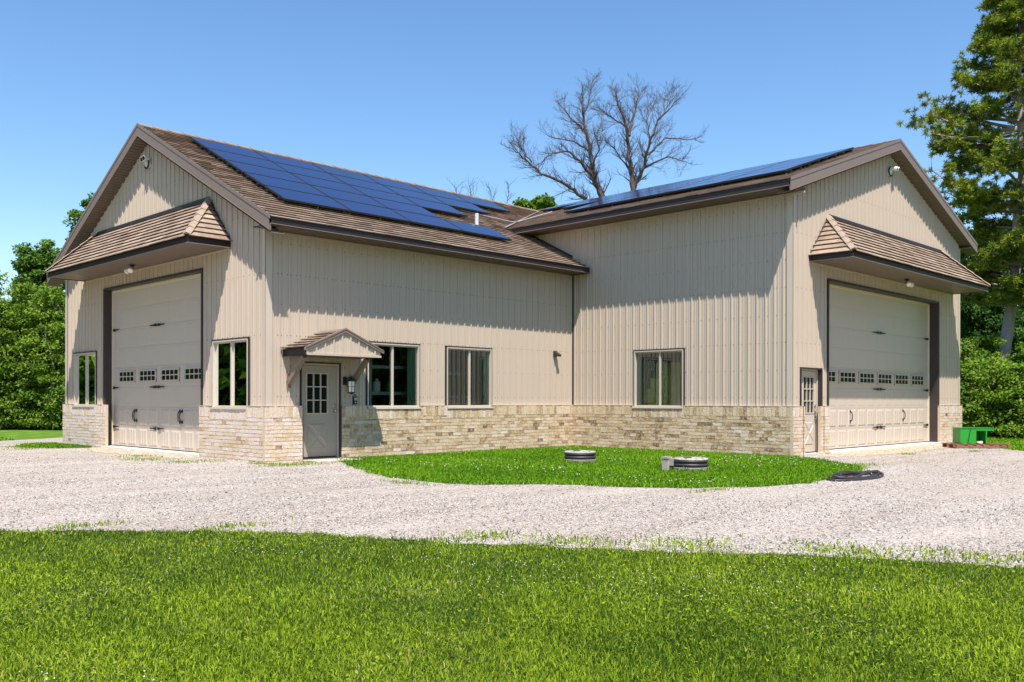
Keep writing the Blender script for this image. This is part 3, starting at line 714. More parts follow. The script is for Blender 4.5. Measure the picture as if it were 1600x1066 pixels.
for p, q in (((s0-.06, zt-.035), (mid, za+.02)), ((s1+.06, zt-.035), (mid, za+.02))):
    rc.prism([(p[0], -D-.045, p[1]+.015), (q[0], -D-.045, q[1]+.015), (q[0], -D-.045, q[1]-.045), (p[0], -D-.045, p[1]-.045)], (0, .03, 0))
    rc.prism([(p[0]*.98+mid*.02, -D-.055, p[1]+.03), (q[0], -D-.055, q[1]+.045), (q[0], -D-.055, q[1]+.012), (p[0]*.98+mid*.02, -D-.055, p[1]+.005)], (0, .07, 0))
rc.prism([(mid-.09, -D-.02, za-.0), (mid, -D-.02, za+.055), (mid+.09, -D-.02, za-.0), (mid, -D-.02, za+.02)], (0, D, 0))
rc.build('rake_board', RAKE, can)
gb = MB()
pf = lerp_fn([(s0, zt-.03), (mid, za-.01), (s1, zt-.03)])
ss = []; x = s0
while x < s1-.01:
    for a, d in PROF:
        if x+a < s1: ss.append((x+a, d))
    x += .205
ss.append((s1, 0))
if not any(abs(q[0]-mid) < .002 for q in ss): ss.append((mid, 0)); ss.sort()
for (a, da), (b, db) in zip(ss, ss[1:]):
    gb.quad([L(a, D+da, zb+.035), L(b, D+db, zb+.035), L(b, D+db, pf(b)), L(a, D+da, pf(a))])
gb.box(s0, s1, D-.02, D+.028, zb+.0, zb+.045, L=L)
gb.build('gable_panel', SIDING, can)
fa = MB()
for a, b in ((s0-.001, s0+.025), (s1-.025, s1+.001)): fa.box(a, b, .0, D-.02, zb, zt-.03, L=L)
fa.box(s0-.012, s0+.02, 0, D+.02, zb-.006, zb+.01, L=L); fa.build('fascia', BROWN, can)
sf = MB(); sf.box(s0+.026, s1-.026, .0, D-.021, zb+.004, zb+.014, L=L); sf.build('soffit', SOFF, can)
for x in (s0+.12, s1-.15):
    br = MB(); a = Vector((x, -.03, 1.60)); b = Vector((x, -.60, 2.13)); dv = (b-a).normalized(); nn = Vector((1, 0, 0)); v = dv.cross(nn)
    h = .045
    br.hexa([a-nn*h-v*h, a+nn*h-v*h, a+nn*h+v*h, a-nn*h+v*h, b-nn*h-v*h, b+nn*h-v*h, b+nn*h+v*h, b-nn*h+v*h]); br.box(x-.045, x+.045, .02, .05, 1.5, 1.78, L=L)
    br.build('brace', RAKE, can)

# ------------------------------------------------------------------ pipes, cables and conduit on the building
mb = MB(); mb.tube([(7.37, 1.70, ZL(1.70)-.02), (7.37, 1.70, 6.30)], .052, 20); mb.build('vent_pipe', mat('pvc_grey', (.50, .52, .55), .5), HOUSE)
mb = MB(); mb.tube([(7.6, 3.1, ZL(3.1)+.06), (8.5, 2.9, ZL(2.9)+.06), (9.7, 2.72, ZL(2.72)+.07), (10.2, 2.9, ZR(10.2)+.08), (11.4, 2.6, ZR(11.4)+.10)], .016, 8); mb.build('conduit', FLASH, HOUSE)
mb = MB(); mb.box(-.5, LB+LD-.3, .3, LA-.3, .0, .05) if False else mb.box(.25, LB+LD-.2, .12, LA-.2, -.05, .055); mb.box(LB+.25, LB+LD-.2, -LC+.3, .118, -.05, .0545); mb.build('floor_slab', FLOORM, HOUSE)
# ceilings shut the inside off
mb = MB(); mb.box(.03, LB, .03, LA-.03, 4.62, 4.64); mb.box(LB+.03, LB+LD-.03, -LC+.03, LA-.03, 5.6, 5.62); mb.build('ceiling', WHITE, HOUSE)

# ------------------------------------------------------------------ solar arrays
def array(name, label, P0, e, up, nr, rows, cols_of, pw, ph, x0, t0):
    """P0 at ridge, e along the ridge, up pointing down the slope; rows of landscape panels"""
    e, up, nr = Vector(e), Vector(up), Vector(nr); P = lambda s, t, h: Vector(P0)+e*s+up*t+nr*h
    root = empty(name, P(x0, t0, 0), label, 'solar array')
    hh, g = .150, .022
    for r in range(rows):
        for c in cols_of(r):
            a, b = x0+c*pw, x0+(c+1)*pw-g; u, v = t0+r*ph, t0+(r+1)*ph-g*1.5
            m = MB(); m.hexa([P(a, u, hh-.04), P(b, u, hh-.04), P(b, v, hh-.04), P(a, v, hh-.04), P(a, u, hh), P(b, u, hh), P(b, v, hh), P(a, v, hh)], 1)
            f = .028
            m.quad([P(a+f, u+f, hh+.0012), P(b-f, u+f, hh+.0012), P(b-f, v-f, hh+.0012), P(a+f, v-f, hh+.0012)], 0)
            m.build('solar_panel', [PANEL, PFRAME], root)
        cs = list(cols_of(r))
        for q in (.24, .76):
            t = t0+(r+q)*ph; m = MB(); a, b = x0+cs[0]*pw-.05, x0+(cs[-1]+1)*pw+.05
            m.hexa([P(a, t-.02, .06), P(b, t-.02, .06), P(b, t+.02, .06), P(a, t+.02, .06), P(a, t-.02, .113), P(b, t-.02, .113), P(b, t+.02, .113), P(a, t+.02, .113)]); m.build('mounting_rail', PFRAME, root)
            s = a+.12
            while s < b:
                m = MB(); m.hexa([P(s-.02, t-.05, .0), P(s+.02, t-.05, .0), P(s+.02, t+.05, .0), P(s-.02, t+.05, .0), P(s-.02, t+.02, .06), P(s+.02, t+.02, .06), P(s+.02, t+.05, .06), P(s-.02, t+.05, .06)]); s += .84; m.build('roof_foot', RAIL, root)
        # front legs of the lowest row stand proud of the edge
    return root
nL = Vector((0, -sa, ca)); nR = Vector((-sb, 0, cb))
nCols = [6, 5, 4, 3, 4]
array('solar_array', 'blue solar array with stepped rows on the left wing roof above the entry door', (0, YL, 7.785), (1, 0, 0), (0, -ca, -sa), nL, 5, lambda r: range(nCols[r]), 1.68, .945, .60, .86)
nC2 = [6, 5, 4, 4]
array('solar_array', 'flat solar array seen edge-on on the right wing roof in front of the bare trees', (XR, y0r, 8.068), (0, 1, 0), (-cb, 0, -sb), nR, 4, lambda r: range(nC2[r]), 1.68, .955, .62, 1.45)

# ------------------------------------------------------------------ light fixtures
def spot(L, s, d, z, label):
    root = empty('flood_light', L(s, d, z), label, 'light fixture')
    m = MB(); m.lathe(L(s, d, z), [(.0, 0), (.065, 0), (.065, -.03), (.03, -.045), (.03, -.09), (0, -.09)], 20); m.build('base', BLACK, root)
    for sg in (-1, 1):
        a = L(s+sg*.02, d+.02, z-.07); b = L(s+sg*.085, d+.06, z-.13); c = L(s+sg*.13, d+.10, z-.165)
        h = MB(); h.tube([a, a+(b-a)*.6, b, b+(c-b)*.5, c], [.02, .03, .05, .062, .058], 16); h.build('lamp_head', WHITE, root)
        q = MB(); q.tube([c, c+(c-b).normalized()*.008], [.056, .045], 16); q.build('bulb', BULB, root)
spot(WA, 5.36, .41, 4.46, 'twin white flood light under the left garage canopy')
spot(WD, 14.84-LB, .40, 4.46, 'twin white flood light under the right garage canopy')
def gable_light(L, s, z, label):
    root = empty('security_light', L(s, .02, z), label, 'light fixture')
    N_ = L(0, 1, 0)-L(0, 0, 0); c = L(s, .0, z)
    m = MB(); m.tube([c, c+N_*.05, c+N_*.06], [.105, .105, .09], 24); m.tube([c+N_*.055, c+N_*.085], [.055, .05], 20); m.build('base', WHITE, root)
    m = MB(); pts = [c+N_*.07+(L(math.cos(a), 0, math.sin(a))-L(0, 0, 0))*.118 for a in [R(100+i*22) for i in range(11)]]; m.tube(pts, .020, 8); m.build('ring', BLACK, root)
    for sx, sz in ((.03, .09), (.14, .10)):
        p = L(s+sx*(1 if L is WD else -1), .06, z+sz); q = L(s+(sx+.04)*(1 if L is WD else -1), .22, z+sz-.03)
        h = MB(); h.tube([c+N_*.06, p], .016, 8); h.tube([p, p+(q-p)*.3, q], [.03, .05, .058], 16); h.build('lamp_head', WHITE, root)
        h = MB(); h.tube([q, q+(q-p).normalized()*.008], [.05, .045], 16); h.build('lens', LITE, root)
gable_light(WA, 5.36, 6.93, 'white two headed security light high on the left gable')
gable_light(WD, 14.60-LB, 7.30, 'white two headed security light high on the right gable')
root = empty('wall_lantern', (1.93, -.03, 1.55), 'black carriage lantern on the wall right of the entry door', 'wall lamp')
m = MB(); m.box(1.82, 1.90, .02, .05, 1.58, 1.76, L=WBf); m.tube([WBf(1.86, .05, 1.70), WBf(1.90, .12, 1.74), WBf(1.95, .15, 1.72)], .012, 8); m.build('bracket', BLACK, root)
m = MB(); m.lathe((1.95, -.15, 0), [(.0, 1.745), (.02, 1.74), (.03, 1.725), (.115, 1.685), (.118, 1.665), (.105, 1.66), (0, 1.66)], 12); m.build('cap', BLACK, root)
m = MB(); m.lathe((1.95, -.15, 0), [(0, 1.655), (.078, 1.655), (.068, 1.43), (0, 1.43)], 6); m.build('glass', BULB, root)
m = MB()
for k in range(6):
    a = 2*math.pi*k/6; m.tube([(1.95+.082*math.cos(a), -.15+.082*math.sin(a), 1.66), (1.95+.07*math.cos(a), -.15+.07*math.sin(a), 1.42)], .007, 6)
m.lathe((1.95, -.15, 0), [(0, 1.43), (.082, 1.43), (.078, 1.41), (.03, 1.395), (0, 1.38)], 6)
m.lathe((1.95, -.15, 0), [(.084, 1.55), (.086, 1.545), (.082, 1.54)], 6); m.build('cage', BLACK, root)
root = empty('door_lockbox', (2.12, -.03, 1.26), 'small black lockbox on the siding below the lantern', 'lockbox')
m = MB(); m.box(2.075, 2.165, .02, .065, 1.17, 1.33, L=WBf); m.tube([WBf(2.09, .04, 1.33), WBf(2.10, .045, 1.375), WBf(2.14, .045, 1.375), WBf(2.15, .04, 1.33)], .008, 8); m.build('body', BLACK, root)
m = MB()
m.box(2.09, 2.15, .065, .071, 1.25, 1.31, L=WBf); m.tube([WBf(2.12, .065, 1.205), WBf(2.12, .078, 1.205)], .018, 12); m.build('keypad', RACKM, root)
root = empty('wall_sconce', (8.61, -.03, 2.47), 'small dark downlight on the long wall near the inner corner', 'wall lamp')
m = MB(); m.box(8.55, 8.67, .02, .045, 2.42, 2.58, L=WBf); m.build('back_plate', DARK, root)
m = MB(); m.prism([WBf(8.55, .045, 2.57), WBf(8.55, .20, 2.47), WBf(8.55, .19, 2.42), WBf(8.55, .045, 2.44)], (.12, 0, 0)); m.build('hood', DARK, root)
root = empty('security_camera', WC(-.95, .1, 5.42), 'tiny dark camera on the siding under the right wing eave', 'camera')
m = MB(); m.box(-.99, -.91, .02, .05, 5.42, 5.5, L=WC); m.tube([WC(-.95, .04, 5.46), WC(-.95, .12, 5.44)], .012, 8); m.build('bracket', BLACK, root)
m = MB(); m.tube([WC(-.95, .10, 5.45), WC(-.95, .24, 5.40)], .035, 12); m.build('body', BLACK, root)

# ------------------------------------------------------------------ things seen through the windows
def shelf_unit(x0, x1, y0, y1, label, shelves, top):
    root = empty('storage_rack', (x0, y0, .055), label, 'shelf')
    for x in (x0, x1):
        for y in (y0, y1):
            m = MB(); m.box(x-.03, x+.03, y-.02, y+.02, .056, top); m.build('post', RACKM, root)
    for z in shelves:
        m = MB(); m.box(x0-.03, x1+.03, y0-.021, y1+.021, z-.04, z+.03); m.build('shelf', RACKM, root)
shelf_unit(2.9, 4.6, .45, .95, 'grey storage rack behind the window beside the entry door', (.5, 1.42, 2.02), 2.5)
shelf_unit(5.2, 6.6, 1.0, 1.5, 'grey storage rack behind the second window on the long wall', (.5, 1.35, 1.95), 2.4)
for (x, y, z, r_, h, mt, lb, nm) in ((3.25, .68, 1.451, .085, .30, WHITE, 'white bottle on the rack beside a green canister', 'bottle'), (3.62, .68, 1.451, .10, .26, GREENP, 'green canister on the rack behind the first window', 'canister')):
    o = MB(); o.lathe((x, y, z), [(0, 0), (r_, 0), (r_, h*.75), (r_*.4, h*.88), (r_*.4, h), (0, h)], 20)
    tag(o.build(nm, mt), lb, nm)
def box_(x, y, z, sx, sy, sz, lb, gr='cardboard boxes stored behind the right wing window'):
    root = empty('cardboard_box', (x, y, z), lb, 'box', gr)
    m = MB(); m.box(x-sx/2, x+sx/2, y-sy/2, y+sy/2, z, z+sz); m.build('body', CARD, root)
    m = MB(); m.box(x-sx/2-.002, x+sx/2+.002, y-.03, y+.03, z+sz-.1, z+sz+.003); m.build('tape', TRIM, root)
bx0 = LB+.56
box_(bx0, -3.02, .056, .5, .50, 1.42, 'tall box at the right end of the lower row behind the right wing window')
box_(bx0, -2.50, .056, .5, .48, 1.50, 'tall box in the middle of the lower row behind the right wing window')
box_(bx0, -1.98, .056, .5, .50, 1.34, 'tall box at the left end of the lower row behind the right wing window')
box_(bx0, -3.03, 1.48, .45, .46, .42, 'box stacked on the right box of the lower row')
box_(bx0+.05, -2.50, 1.56, .42, .40, .28, 'low box stacked on the middle box of the lower row')
box_(bx0+.62, -2.42, .056, .35, .80, 2.2, 'upright tall box standing behind the stacked boxes')
def curtain(L, s0, s1, z0, z1, d, label, mt=CURT):
    m = MB(); n = 40; f = lambda i: d-.03*math.sin(i*1.15)-.012*math.sin(i*2.7)
    for i in range(n):
        a = s0+(s1-s0)*i/n; b = s0+(s1-s0)*(i+1)/n
        for q in (0, .004): m.quad([L(a, f(i)-q, z0), L(b, f(i+1)-q, z0), L(b, f(i+1)-q, z1), L(a, f(i)-q, z1)])
    tag(m.build('curtain', mt), label, 'curtain')
curtain(WBf, 3.72, 3.95, .7, 2.6, -.13, 'green curtain at the right side of the window beside the entry door')
curtain(WBf, 6.06, 6.3, .7, 2.6, -.13, 'narrow green strip standing in for reflected trees at the right side of the second window on the long wall')  # added green strip, imitates trees reflected in this pane
curtain(WA, 1.45, 2.2, .7, 2.6, -.18, 'grey green curtain inside the window right of the left garage door')
curtain(WA, 9.3, 10.0, .7, 2.6, -.18, 'grey curtain inside the window left of the left garage door', mat('grey_sheer', (.3, .31, .32), .8))
curtain(WC, 1.95, 2.22, .7, 2.6, -.14, 'pale green curtain at the left side of the right wing window')

# ------------------------------------------------------------------ ground
def in_poly(pts, X, Y):
    ins = np.zeros(X.shape, bool); n = len(pts)
    for i in range(n):
        x1, y1 = pts[i]; x2, y2 = pts[(i+1) % n]
        c = ((y1 > Y) != (y2 > Y)); xi = (x2-x1)*(Y-y1)/((y2-y1) if y2 != y1 else 1e-9)+x1
        ins ^= c & (X < xi)
    return ins
def wob(pts, amp, step=.25, seed=0, closed=True):
    rnd = random.Random(seed); out = []; n = len(pts); ph = [rnd.uniform(0, 6) for _ in range(5)]; acc = 0
    for i in range(n if closed else n-1):
        a = Vector(pts[i]); b = Vector(pts[(i+1) % n]); d = (b-a).length; k = max(1, int(d/step)); t = (b-a)/d if d else Vector((0, 0)); nn = Vector((-t.y, t.x))
        if d > 25: k = 1
        for j in range(k):
            p = a+(b-a)*j/k; q = acc+d*j/k
            am = amp if d <= 25 else 0
            w_ = math.sin(q*1.1+ph[0])*.35+math.sin(q*2.7+ph[1])*.25+math.sin(q*6.1+ph[2])*.2+rnd.uniform(-.3, .3)
            out.append(tuple(p+nn*w_*am))
        acc += d
    return out
def sheet(name, pts, z, m, kind='structure'):
    bm = bmesh.new(); vs = [bm.verts.new((x, y, z)) for x, y in pts]; f = bm.faces.new(vs); bmesh.ops.triangulate(bm, faces=[f])
    me = bpy.data.meshes.new(name); bm.to_mesh(me); bm.free(); me.materials.append(m); o = bpy.data.objects.new(name, me); COL.objects.link(o)
    if o.data.polygons[0].normal.z < 0: o.data.flip_normals()
    return tag(o, kind=kind)
sheet('ground', [(-400, -400), (400, -400), (400, 400), (-400, 400)], 0, FARG)
GRAV = [(-40, 4), (-14, 9.0), (-6, 11.6), (-.75, 14.0), (1.7, 15.8), (7, 19), (12, 19), (12, 0), (19.5, 0), (19.3, -6.9), (18.2, -7.75), (17.1, -8.4), (15.5, -9.5), (13.6, -12), (12, -17), (11, -26), (-4, -26), (-9, -19), (-14, -9), (-40, -9)]
sheet('gravel_driveway', wob(GRAV, .22, .3, 3), .004, GRAVEL)
LAWN = [(-40, 3.0), (-20, 1.0), (-9.6, -3.9), (-7.9, -5.6), (-6.85, -6.8), (-5.95, -7.7), (-5.2, -8.62), (-4.55, -9.75), (-4.0, -10.8), (-3.45, -11.75), (-2.91, -12.64), (-2.45, -13.5), (-2.06, -14.3), (-1.5, -16), (-.5, -20), (4, -27), (10, -40), (-40, -40)]
LAWN_E = wob(LAWN, .16, .12, 5); sheet('lawn', LAWN_E, .008, TURF)
ISL = [(1.35, -.12), (1.05, -1.2), (.55, -2.3), (.0, -3.5), (-.45, -4.6), (-.60, -5.4), (-.52, -6.1), (-.1, -6.7), (.47, -7.1), (.8, -7.7), (1.1, -8.4), (1.5, -9.0), (2.1, -9.4), (2.75, -9.7), (3.4, -9.85), (4.3, -9.75), (5.4, -9.5), (6.5, -9.2), (7.3, -8.95), (8.1, -8.2), (8.9, -7.3), (9.25, -6.6), (9.26, -.10)]
ISL_E = wob(ISL[:-2], .14, .12, 8, closed=False)+[(9.3, -6.55), (9.3, -.10), (1.4, -.10)]
sheet('grass_island', ISL_E, .008, TURF)
PATCH = [(-1.75, 10.1), (-1.2, 9.0), (-.3, 8.5), (.0, 9.2), (-.02, 11.0), (-.5, 12.0), (-1.2, 11.6)]
PATCH = [(-1.55, 9.6), (-.95, 8.55), (-.25, 8.35), (-.09, 8.6), (-.09, 11.3), (-.6, 11.3), (-1.2, 10.6)]
PATCH_E = wob(PATCH, .1, .15, 9); sheet('grass_patch', PATCH_E, .008, TURF)
for nm, pts in (('dirt_apron', [(-.75, 2.5), (-.12, 2.4), (-.105, 8.2), (-.45, 8.1), (-.9, 6)]), ('dirt_apron', [(10.0, -6.55), (10.2, -7.2), (12.5, -7.6), (15.5, -7.5), (18.0, -7.2), (19.4, -6.9), (19.4, -6.54)])):
    sheet(nm, wob(pts, .10, .15, 4), .0075, DIRT)
mb = MB(); mb.box(.72, 1.80, -.75, -.10, -.05, .03); tag(mb.build('door_step', CONC), kind='structure')

def vnoise(X, Y, sc, seed):
    r = np.random.default_rng(seed); out = np.zeros_like(X)
    for k in range(7):
        a = r.uniform(0, 2*np.pi); f = sc*r.uniform(.6, 1.9); out += np.sin((X*np.cos(a)+Y*np.sin(a))*f+r.uniform(0, 6.28))
    return out/7*1.6
def blades(name, X, Y, ln, wd, tint, label, z=.006, m=None):
    n = len(X); V = np.zeros((n, 5, 3), np.float32)
    az = RNG.uniform(0, 2*np.pi, n); lean = RNG.uniform(.25, 1.35, n); la = RNG.uniform(0, 2*np.pi, n)
    dx, dy = np.cos(az)*wd/2, np.sin(az)*wd/2; lx, ly = np.cos(la)*np.sin(lean), np.sin(la)*np.sin(lean); lz = np.cos(lean)
    V[:, 0] = np.stack([X-dx, Y-dy, np.full(n, z)], 1); V[:, 1] = np.stack([X+dx, Y+dy, np.full(n, z)], 1)
    mx, my, mz = X+lx*ln*.40, Y+ly*ln*.40, z+(lz*.5+.25)*ln
    V[:, 2] = np.stack([mx-dx*.8, my-dy*.8, mz], 1); V[:, 3] = np.stack([mx+dx*.8, my+dy*.8, mz], 1)
    V[:, 4] = np.stack([X+lx*ln*1.0, Y+ly*ln*1.0, z+lz*ln*.9+.006], 1)
    b = (np.arange(n)*5)[:, None]; F = np.stack([b+[0, 1, 3], b+[0, 3, 2], b+[2, 3, 4]], 1).reshape(-1, 3)
    T = np.repeat(np.clip(tint, 0, 1), 5)
    o = npmesh(name, V.reshape(-1, 3), F, T, m or BLADE); return tag(o, label, 'grass', kind='stuff')
def scatter(poly, n, x0, x1, y0, y1, edge=.05):
    X = RNG.uniform(x0, x1, n); Y = RNG.uniform(y0, y1, n); return X, Y
# front lawn: dense close to the camera, thinner away from it
def polar(n, r0, r1, a0, a1, p=1.0):
    r = r0*(r1/r0)**RNG.uniform(0, 1, n)**p; a = R(YAW)+RNG.uniform(R(a0), R(a1), n); return CX+r*np.cos(a), CY+r*np.sin(a), r
X, Y, r = polar(520000, 2.6, 14, -42, 48)
jx = vnoise(X, Y, 9, 2)*.10
k = in_poly(LAWN_E, X+jx, Y+jx*.7); X, Y, r = X[k], Y[k], r[k]
pat = vnoise(X, Y, 1.1, 5); fine = vnoise(X, Y, 5, 6)
tint = .44+.20*pat+.16*fine+RNG.normal(0, .24, len(X))
ln = (.028+.011*vnoise(X, Y, 3, 9)+.012*np.abs(pat))*RNG.uniform(.55, 1.35, len(X)); wd = .0026+.00054*r*.9*RNG.uniform(.7, 1.2, len(X))
blades('lawn_grass', X, Y, ln, wd, tint, 'mown green lawn full of clover in the foreground')
# clover leaves among the blades
def clover(name, X, Y, rad, z, tint):
    n = len(X); V = np.zeros((n, 6, 3), np.float32); tx, ty = RNG.normal(0, .28, n), RNG.normal(0, .28, n)
    for q in range(6):
        a = q*np.pi/3+RNG.uniform(0, .5, n); px, py = np.cos(a)*rad*(1 if q % 2 else .72), np.sin(a)*rad*(1 if q % 2 else .72)
        V[:, q] = np.stack([X+px, Y+py, z+px*tx+py*ty], 1)
    b = (np.arange(n)*6)[:, None]; F = np.stack([b+[0, 1, 2], b+[0, 2, 3], b+[0, 3, 4], b+[0, 4, 5]], 1).reshape(-1, 3)
    o = npmesh(name, V.reshape(-1, 3), F, np.repeat(np.clip(tint, 0, 1), 6), BLADE); return o
X, Y, r = polar(60000, 2.6, 13, -42, 46); cl = vnoise(X, Y, 1.4, 21)
k = in_poly(LAWN_E, X, Y) & (cl+RNG.normal(0, .3, len(X)) > .05); X, Y, r, cl = X[k], Y[k], r[k], cl[k]
tag(clover('clover_leaves', X, Y, RNG.uniform(.005, .0095, len(X))*(1+.04*r), RNG.uniform(.012, .034, len(X)), .42+RNG.normal(0, .22, len(X))), 'low clover leaves mixed in the front lawn', 'clover', kind='stuff')
def flowers(name, X, Y, rad, z, label):
    n = len(X); D = np.array([(1, 0, 0), (-1, 0, 0), (0, 1, 0), (0, -1, 0), (0, 0, 1), (0, 0, -1)], np.float32)
    V = np.stack([X, Y, z], 1)[:, None, :]+D[None]*rad[:, None, None]
    fs = np.array([(0, 2, 4), (2, 1, 4), (1, 3, 4), (3, 0, 4), (2, 0, 5), (1, 2, 5), (3, 1, 5), (0, 3, 5)])
    F = ((np.arange(n)*6)[:, None, None]+fs[None]).reshape(-1, 3)
    o = npmesh(name, V.reshape(-1, 3), F, np.full(n*6, .5), mat('clover_white', (.46, .44, .36), .8, var=.2)); return tag(o, label, 'flowers', kind='stuff')
X, Y, r = polar(6500, 2.6, 12.5, -42, 46); cl = vnoise(X, Y, 1.5, 33)
k = in_poly(LAWN_E, X, Y) & (cl+RNG.normal(0, .16, len(X)) > .40)
X, Y, r = X[k], Y[k], r[k]; flowers('clover_flowers', X, Y, RNG.uniform(.0035, .0072, len(X)), RNG.uniform(.025, .045, len(X)), 'small white clover flowers dotted over the front lawn')
# island and far patches
def field(name, poly, n, label, lnm=.055, wdm=.014, seed=1, soft=.06):
    P_ = np.array(poly); X = RNG.uniform(P_[:, 0].min()-.1, P_[:, 0].max()+.1, n); Y = RNG.uniform(P_[:, 1].min()-.1, P_[:, 1].max()+.1, n)
    k = in_poly(poly, X+RNG.normal(0, soft, n), Y+RNG.normal(0, soft, n)) & ~((X > -.085) & (Y > -.085) & (X < 20)) & ~((X > LB-.085) & (Y > -LC-.085) & (X < 21)); X, Y = X[k], Y[k]
    pat = vnoise(X, Y, 1.2, seed); m_ = len(X)
    return blades(name, X, Y, lnm*(1+.3*pat)*RNG.uniform(.6, 1.3, m_), wdm*RNG.uniform(.6, 1.2, m_), .58+.20*pat+RNG.normal(0, .2, m_), label, m=BLADE2)
field('island_grass', ISL_E, 170000, 'bright grass filling the inner corner between the two wings')
field('patch_grass', PATCH_E, 9000, 'small grass patch on the gravel at the far left brick corner', .07, .02)
X = RNG.uniform(1, 9, 900); Y = RNG.uniform(-9.3, -.5, 900); k = in_poly(ISL_E, X, Y) & (vnoise(X, Y, 1.3, 44)+RNG.normal(0, .3, 900) > .3); flowers('island_clover_flowers', X[k], Y[k], RNG.uniform(.009, .016, k.sum()), RNG.uniform(.07, .10, k.sum()), 'white clover flowers in the grass between the two wings')
FARL = [(-12, 10.6), (-.6, 14.2), (1.9, 16.0), (8, 19.6), (8, 24), (-10, 24)]
field('far_left_grass', FARL, 60000, 'strip of grass before the hedge at the far left', .08, .035)
FARR = [(19.6, -6.6), (18.4, -7.6), (17.2, -8.3), (15.6, -9.4), (13.8, -11.8), (15, -14), (27, -8), (24, -2), (20, -4)]
field('far_right_grass', FARR, 60000, 'strip of grass beside the pallet before the right bushes', .08, .03)
X, Y, r = polar(26000, 2.6, 12, -42, 46); cl = vnoise(X, Y, 2.6, 91)+.6*vnoise(X, Y, 7, 92)
k = in_poly(LAWN_E, X, Y) & (cl+RNG.normal(0, .25, len(X)) > .35); X, Y, r = X[k], Y[k], r[k]
blades('dry_thatch', X, Y, RNG.uniform(.02, .045, len(X)), .003+.0006*r, RNG.uniform(0, 1, len(X)), 'dry straw coloured blades mixed through the front lawn', m=leaf_mat('straw', (.20, .16, .05), (.46, .40, .17), .2))
aa = RNG.uniform(0, 6.28, 1500); rr_ = RNG.uniform(.31, .38, 1500); X = np.where(np.arange(1500) % 2, 4.30, 4.02)+rr_*np.cos(aa); Y = np.where(np.arange(1500) % 2, -4.55, -7.32)+rr_*np.sin(aa)
blades('lid_grass', X, Y, RNG.uniform(.06, .14, 1500), RNG.uniform(.007, .013, 1500), RNG.uniform(.3, 1, 1500), 'longer grass tufts left unmown round the septic lids', m=BLADE2)
# loose weeds on the gravel beside the building and along the lawn edge
wx, wy = [], []
for (cx_, cy_, rx, ry, n_) in ((-1.0, 1.2, .5, .35, 500), (-1.3, 2.6, .35, .6, 450), (-.9, 3.8, .3, .4, 250), (.2, -1.0, .5, .25, 450), (.65, -.55, .28, .2, 260), (-.25, -.9, .35, .2, 260), (-.3, -.2, .12, .25, 200), (-.15, -.5, .1, .1, 120), (12.2, -7.9, .22, .14, 260), (14.6, -8.6, .25, .12, 160), (1.2, -3.2, .2, .1, 40),
                               (-6.2, -7.0, .3, .15, 300), (-5.2, -8.1, .3, .14, 300), (-3.9, -10.3, .30, .25, 420), (-3.0, -11.9, .32, .4, 700), (-2.3, -13.1, .25, .5, 700), (-1.9, -13.9, .25, .5, 600), (-3.5, -11.1, .25, .4, 500), (1.4, -9.4, .3, .12, 200), (5.9, -9.6, .4, .12, 260), (7.9, -8.7, .35, .2, 260), (-.9, -5.6, .12, .5, 260), (-1.7, 8.7, .4, .3, 260), (-1.6, 9.9, .2, .5, 200)):
    n_ = int(n_*.6); wx.append(RNG.normal(cx_, rx*.75, n_)); wy.append(RNG.normal(cy_, ry*.6, n_))
wx, wy = np.concatenate(wx), np.concatenate(wy); k = ~((wx > -.09) & (wy > -.09)) & ~((wx > LB-.09) & (wy > -LC-.09)); wx, wy = wx[k], wy[k]
blades('gravel_weeds', wx, wy, RNG.uniform(.02, .055, len(wx)), RNG.uniform(.008, .014, len(wx)), RNG.uniform(.25, .8, len(wx)), 'thin weeds sprouting through the gravel by the walls and lawn edge')

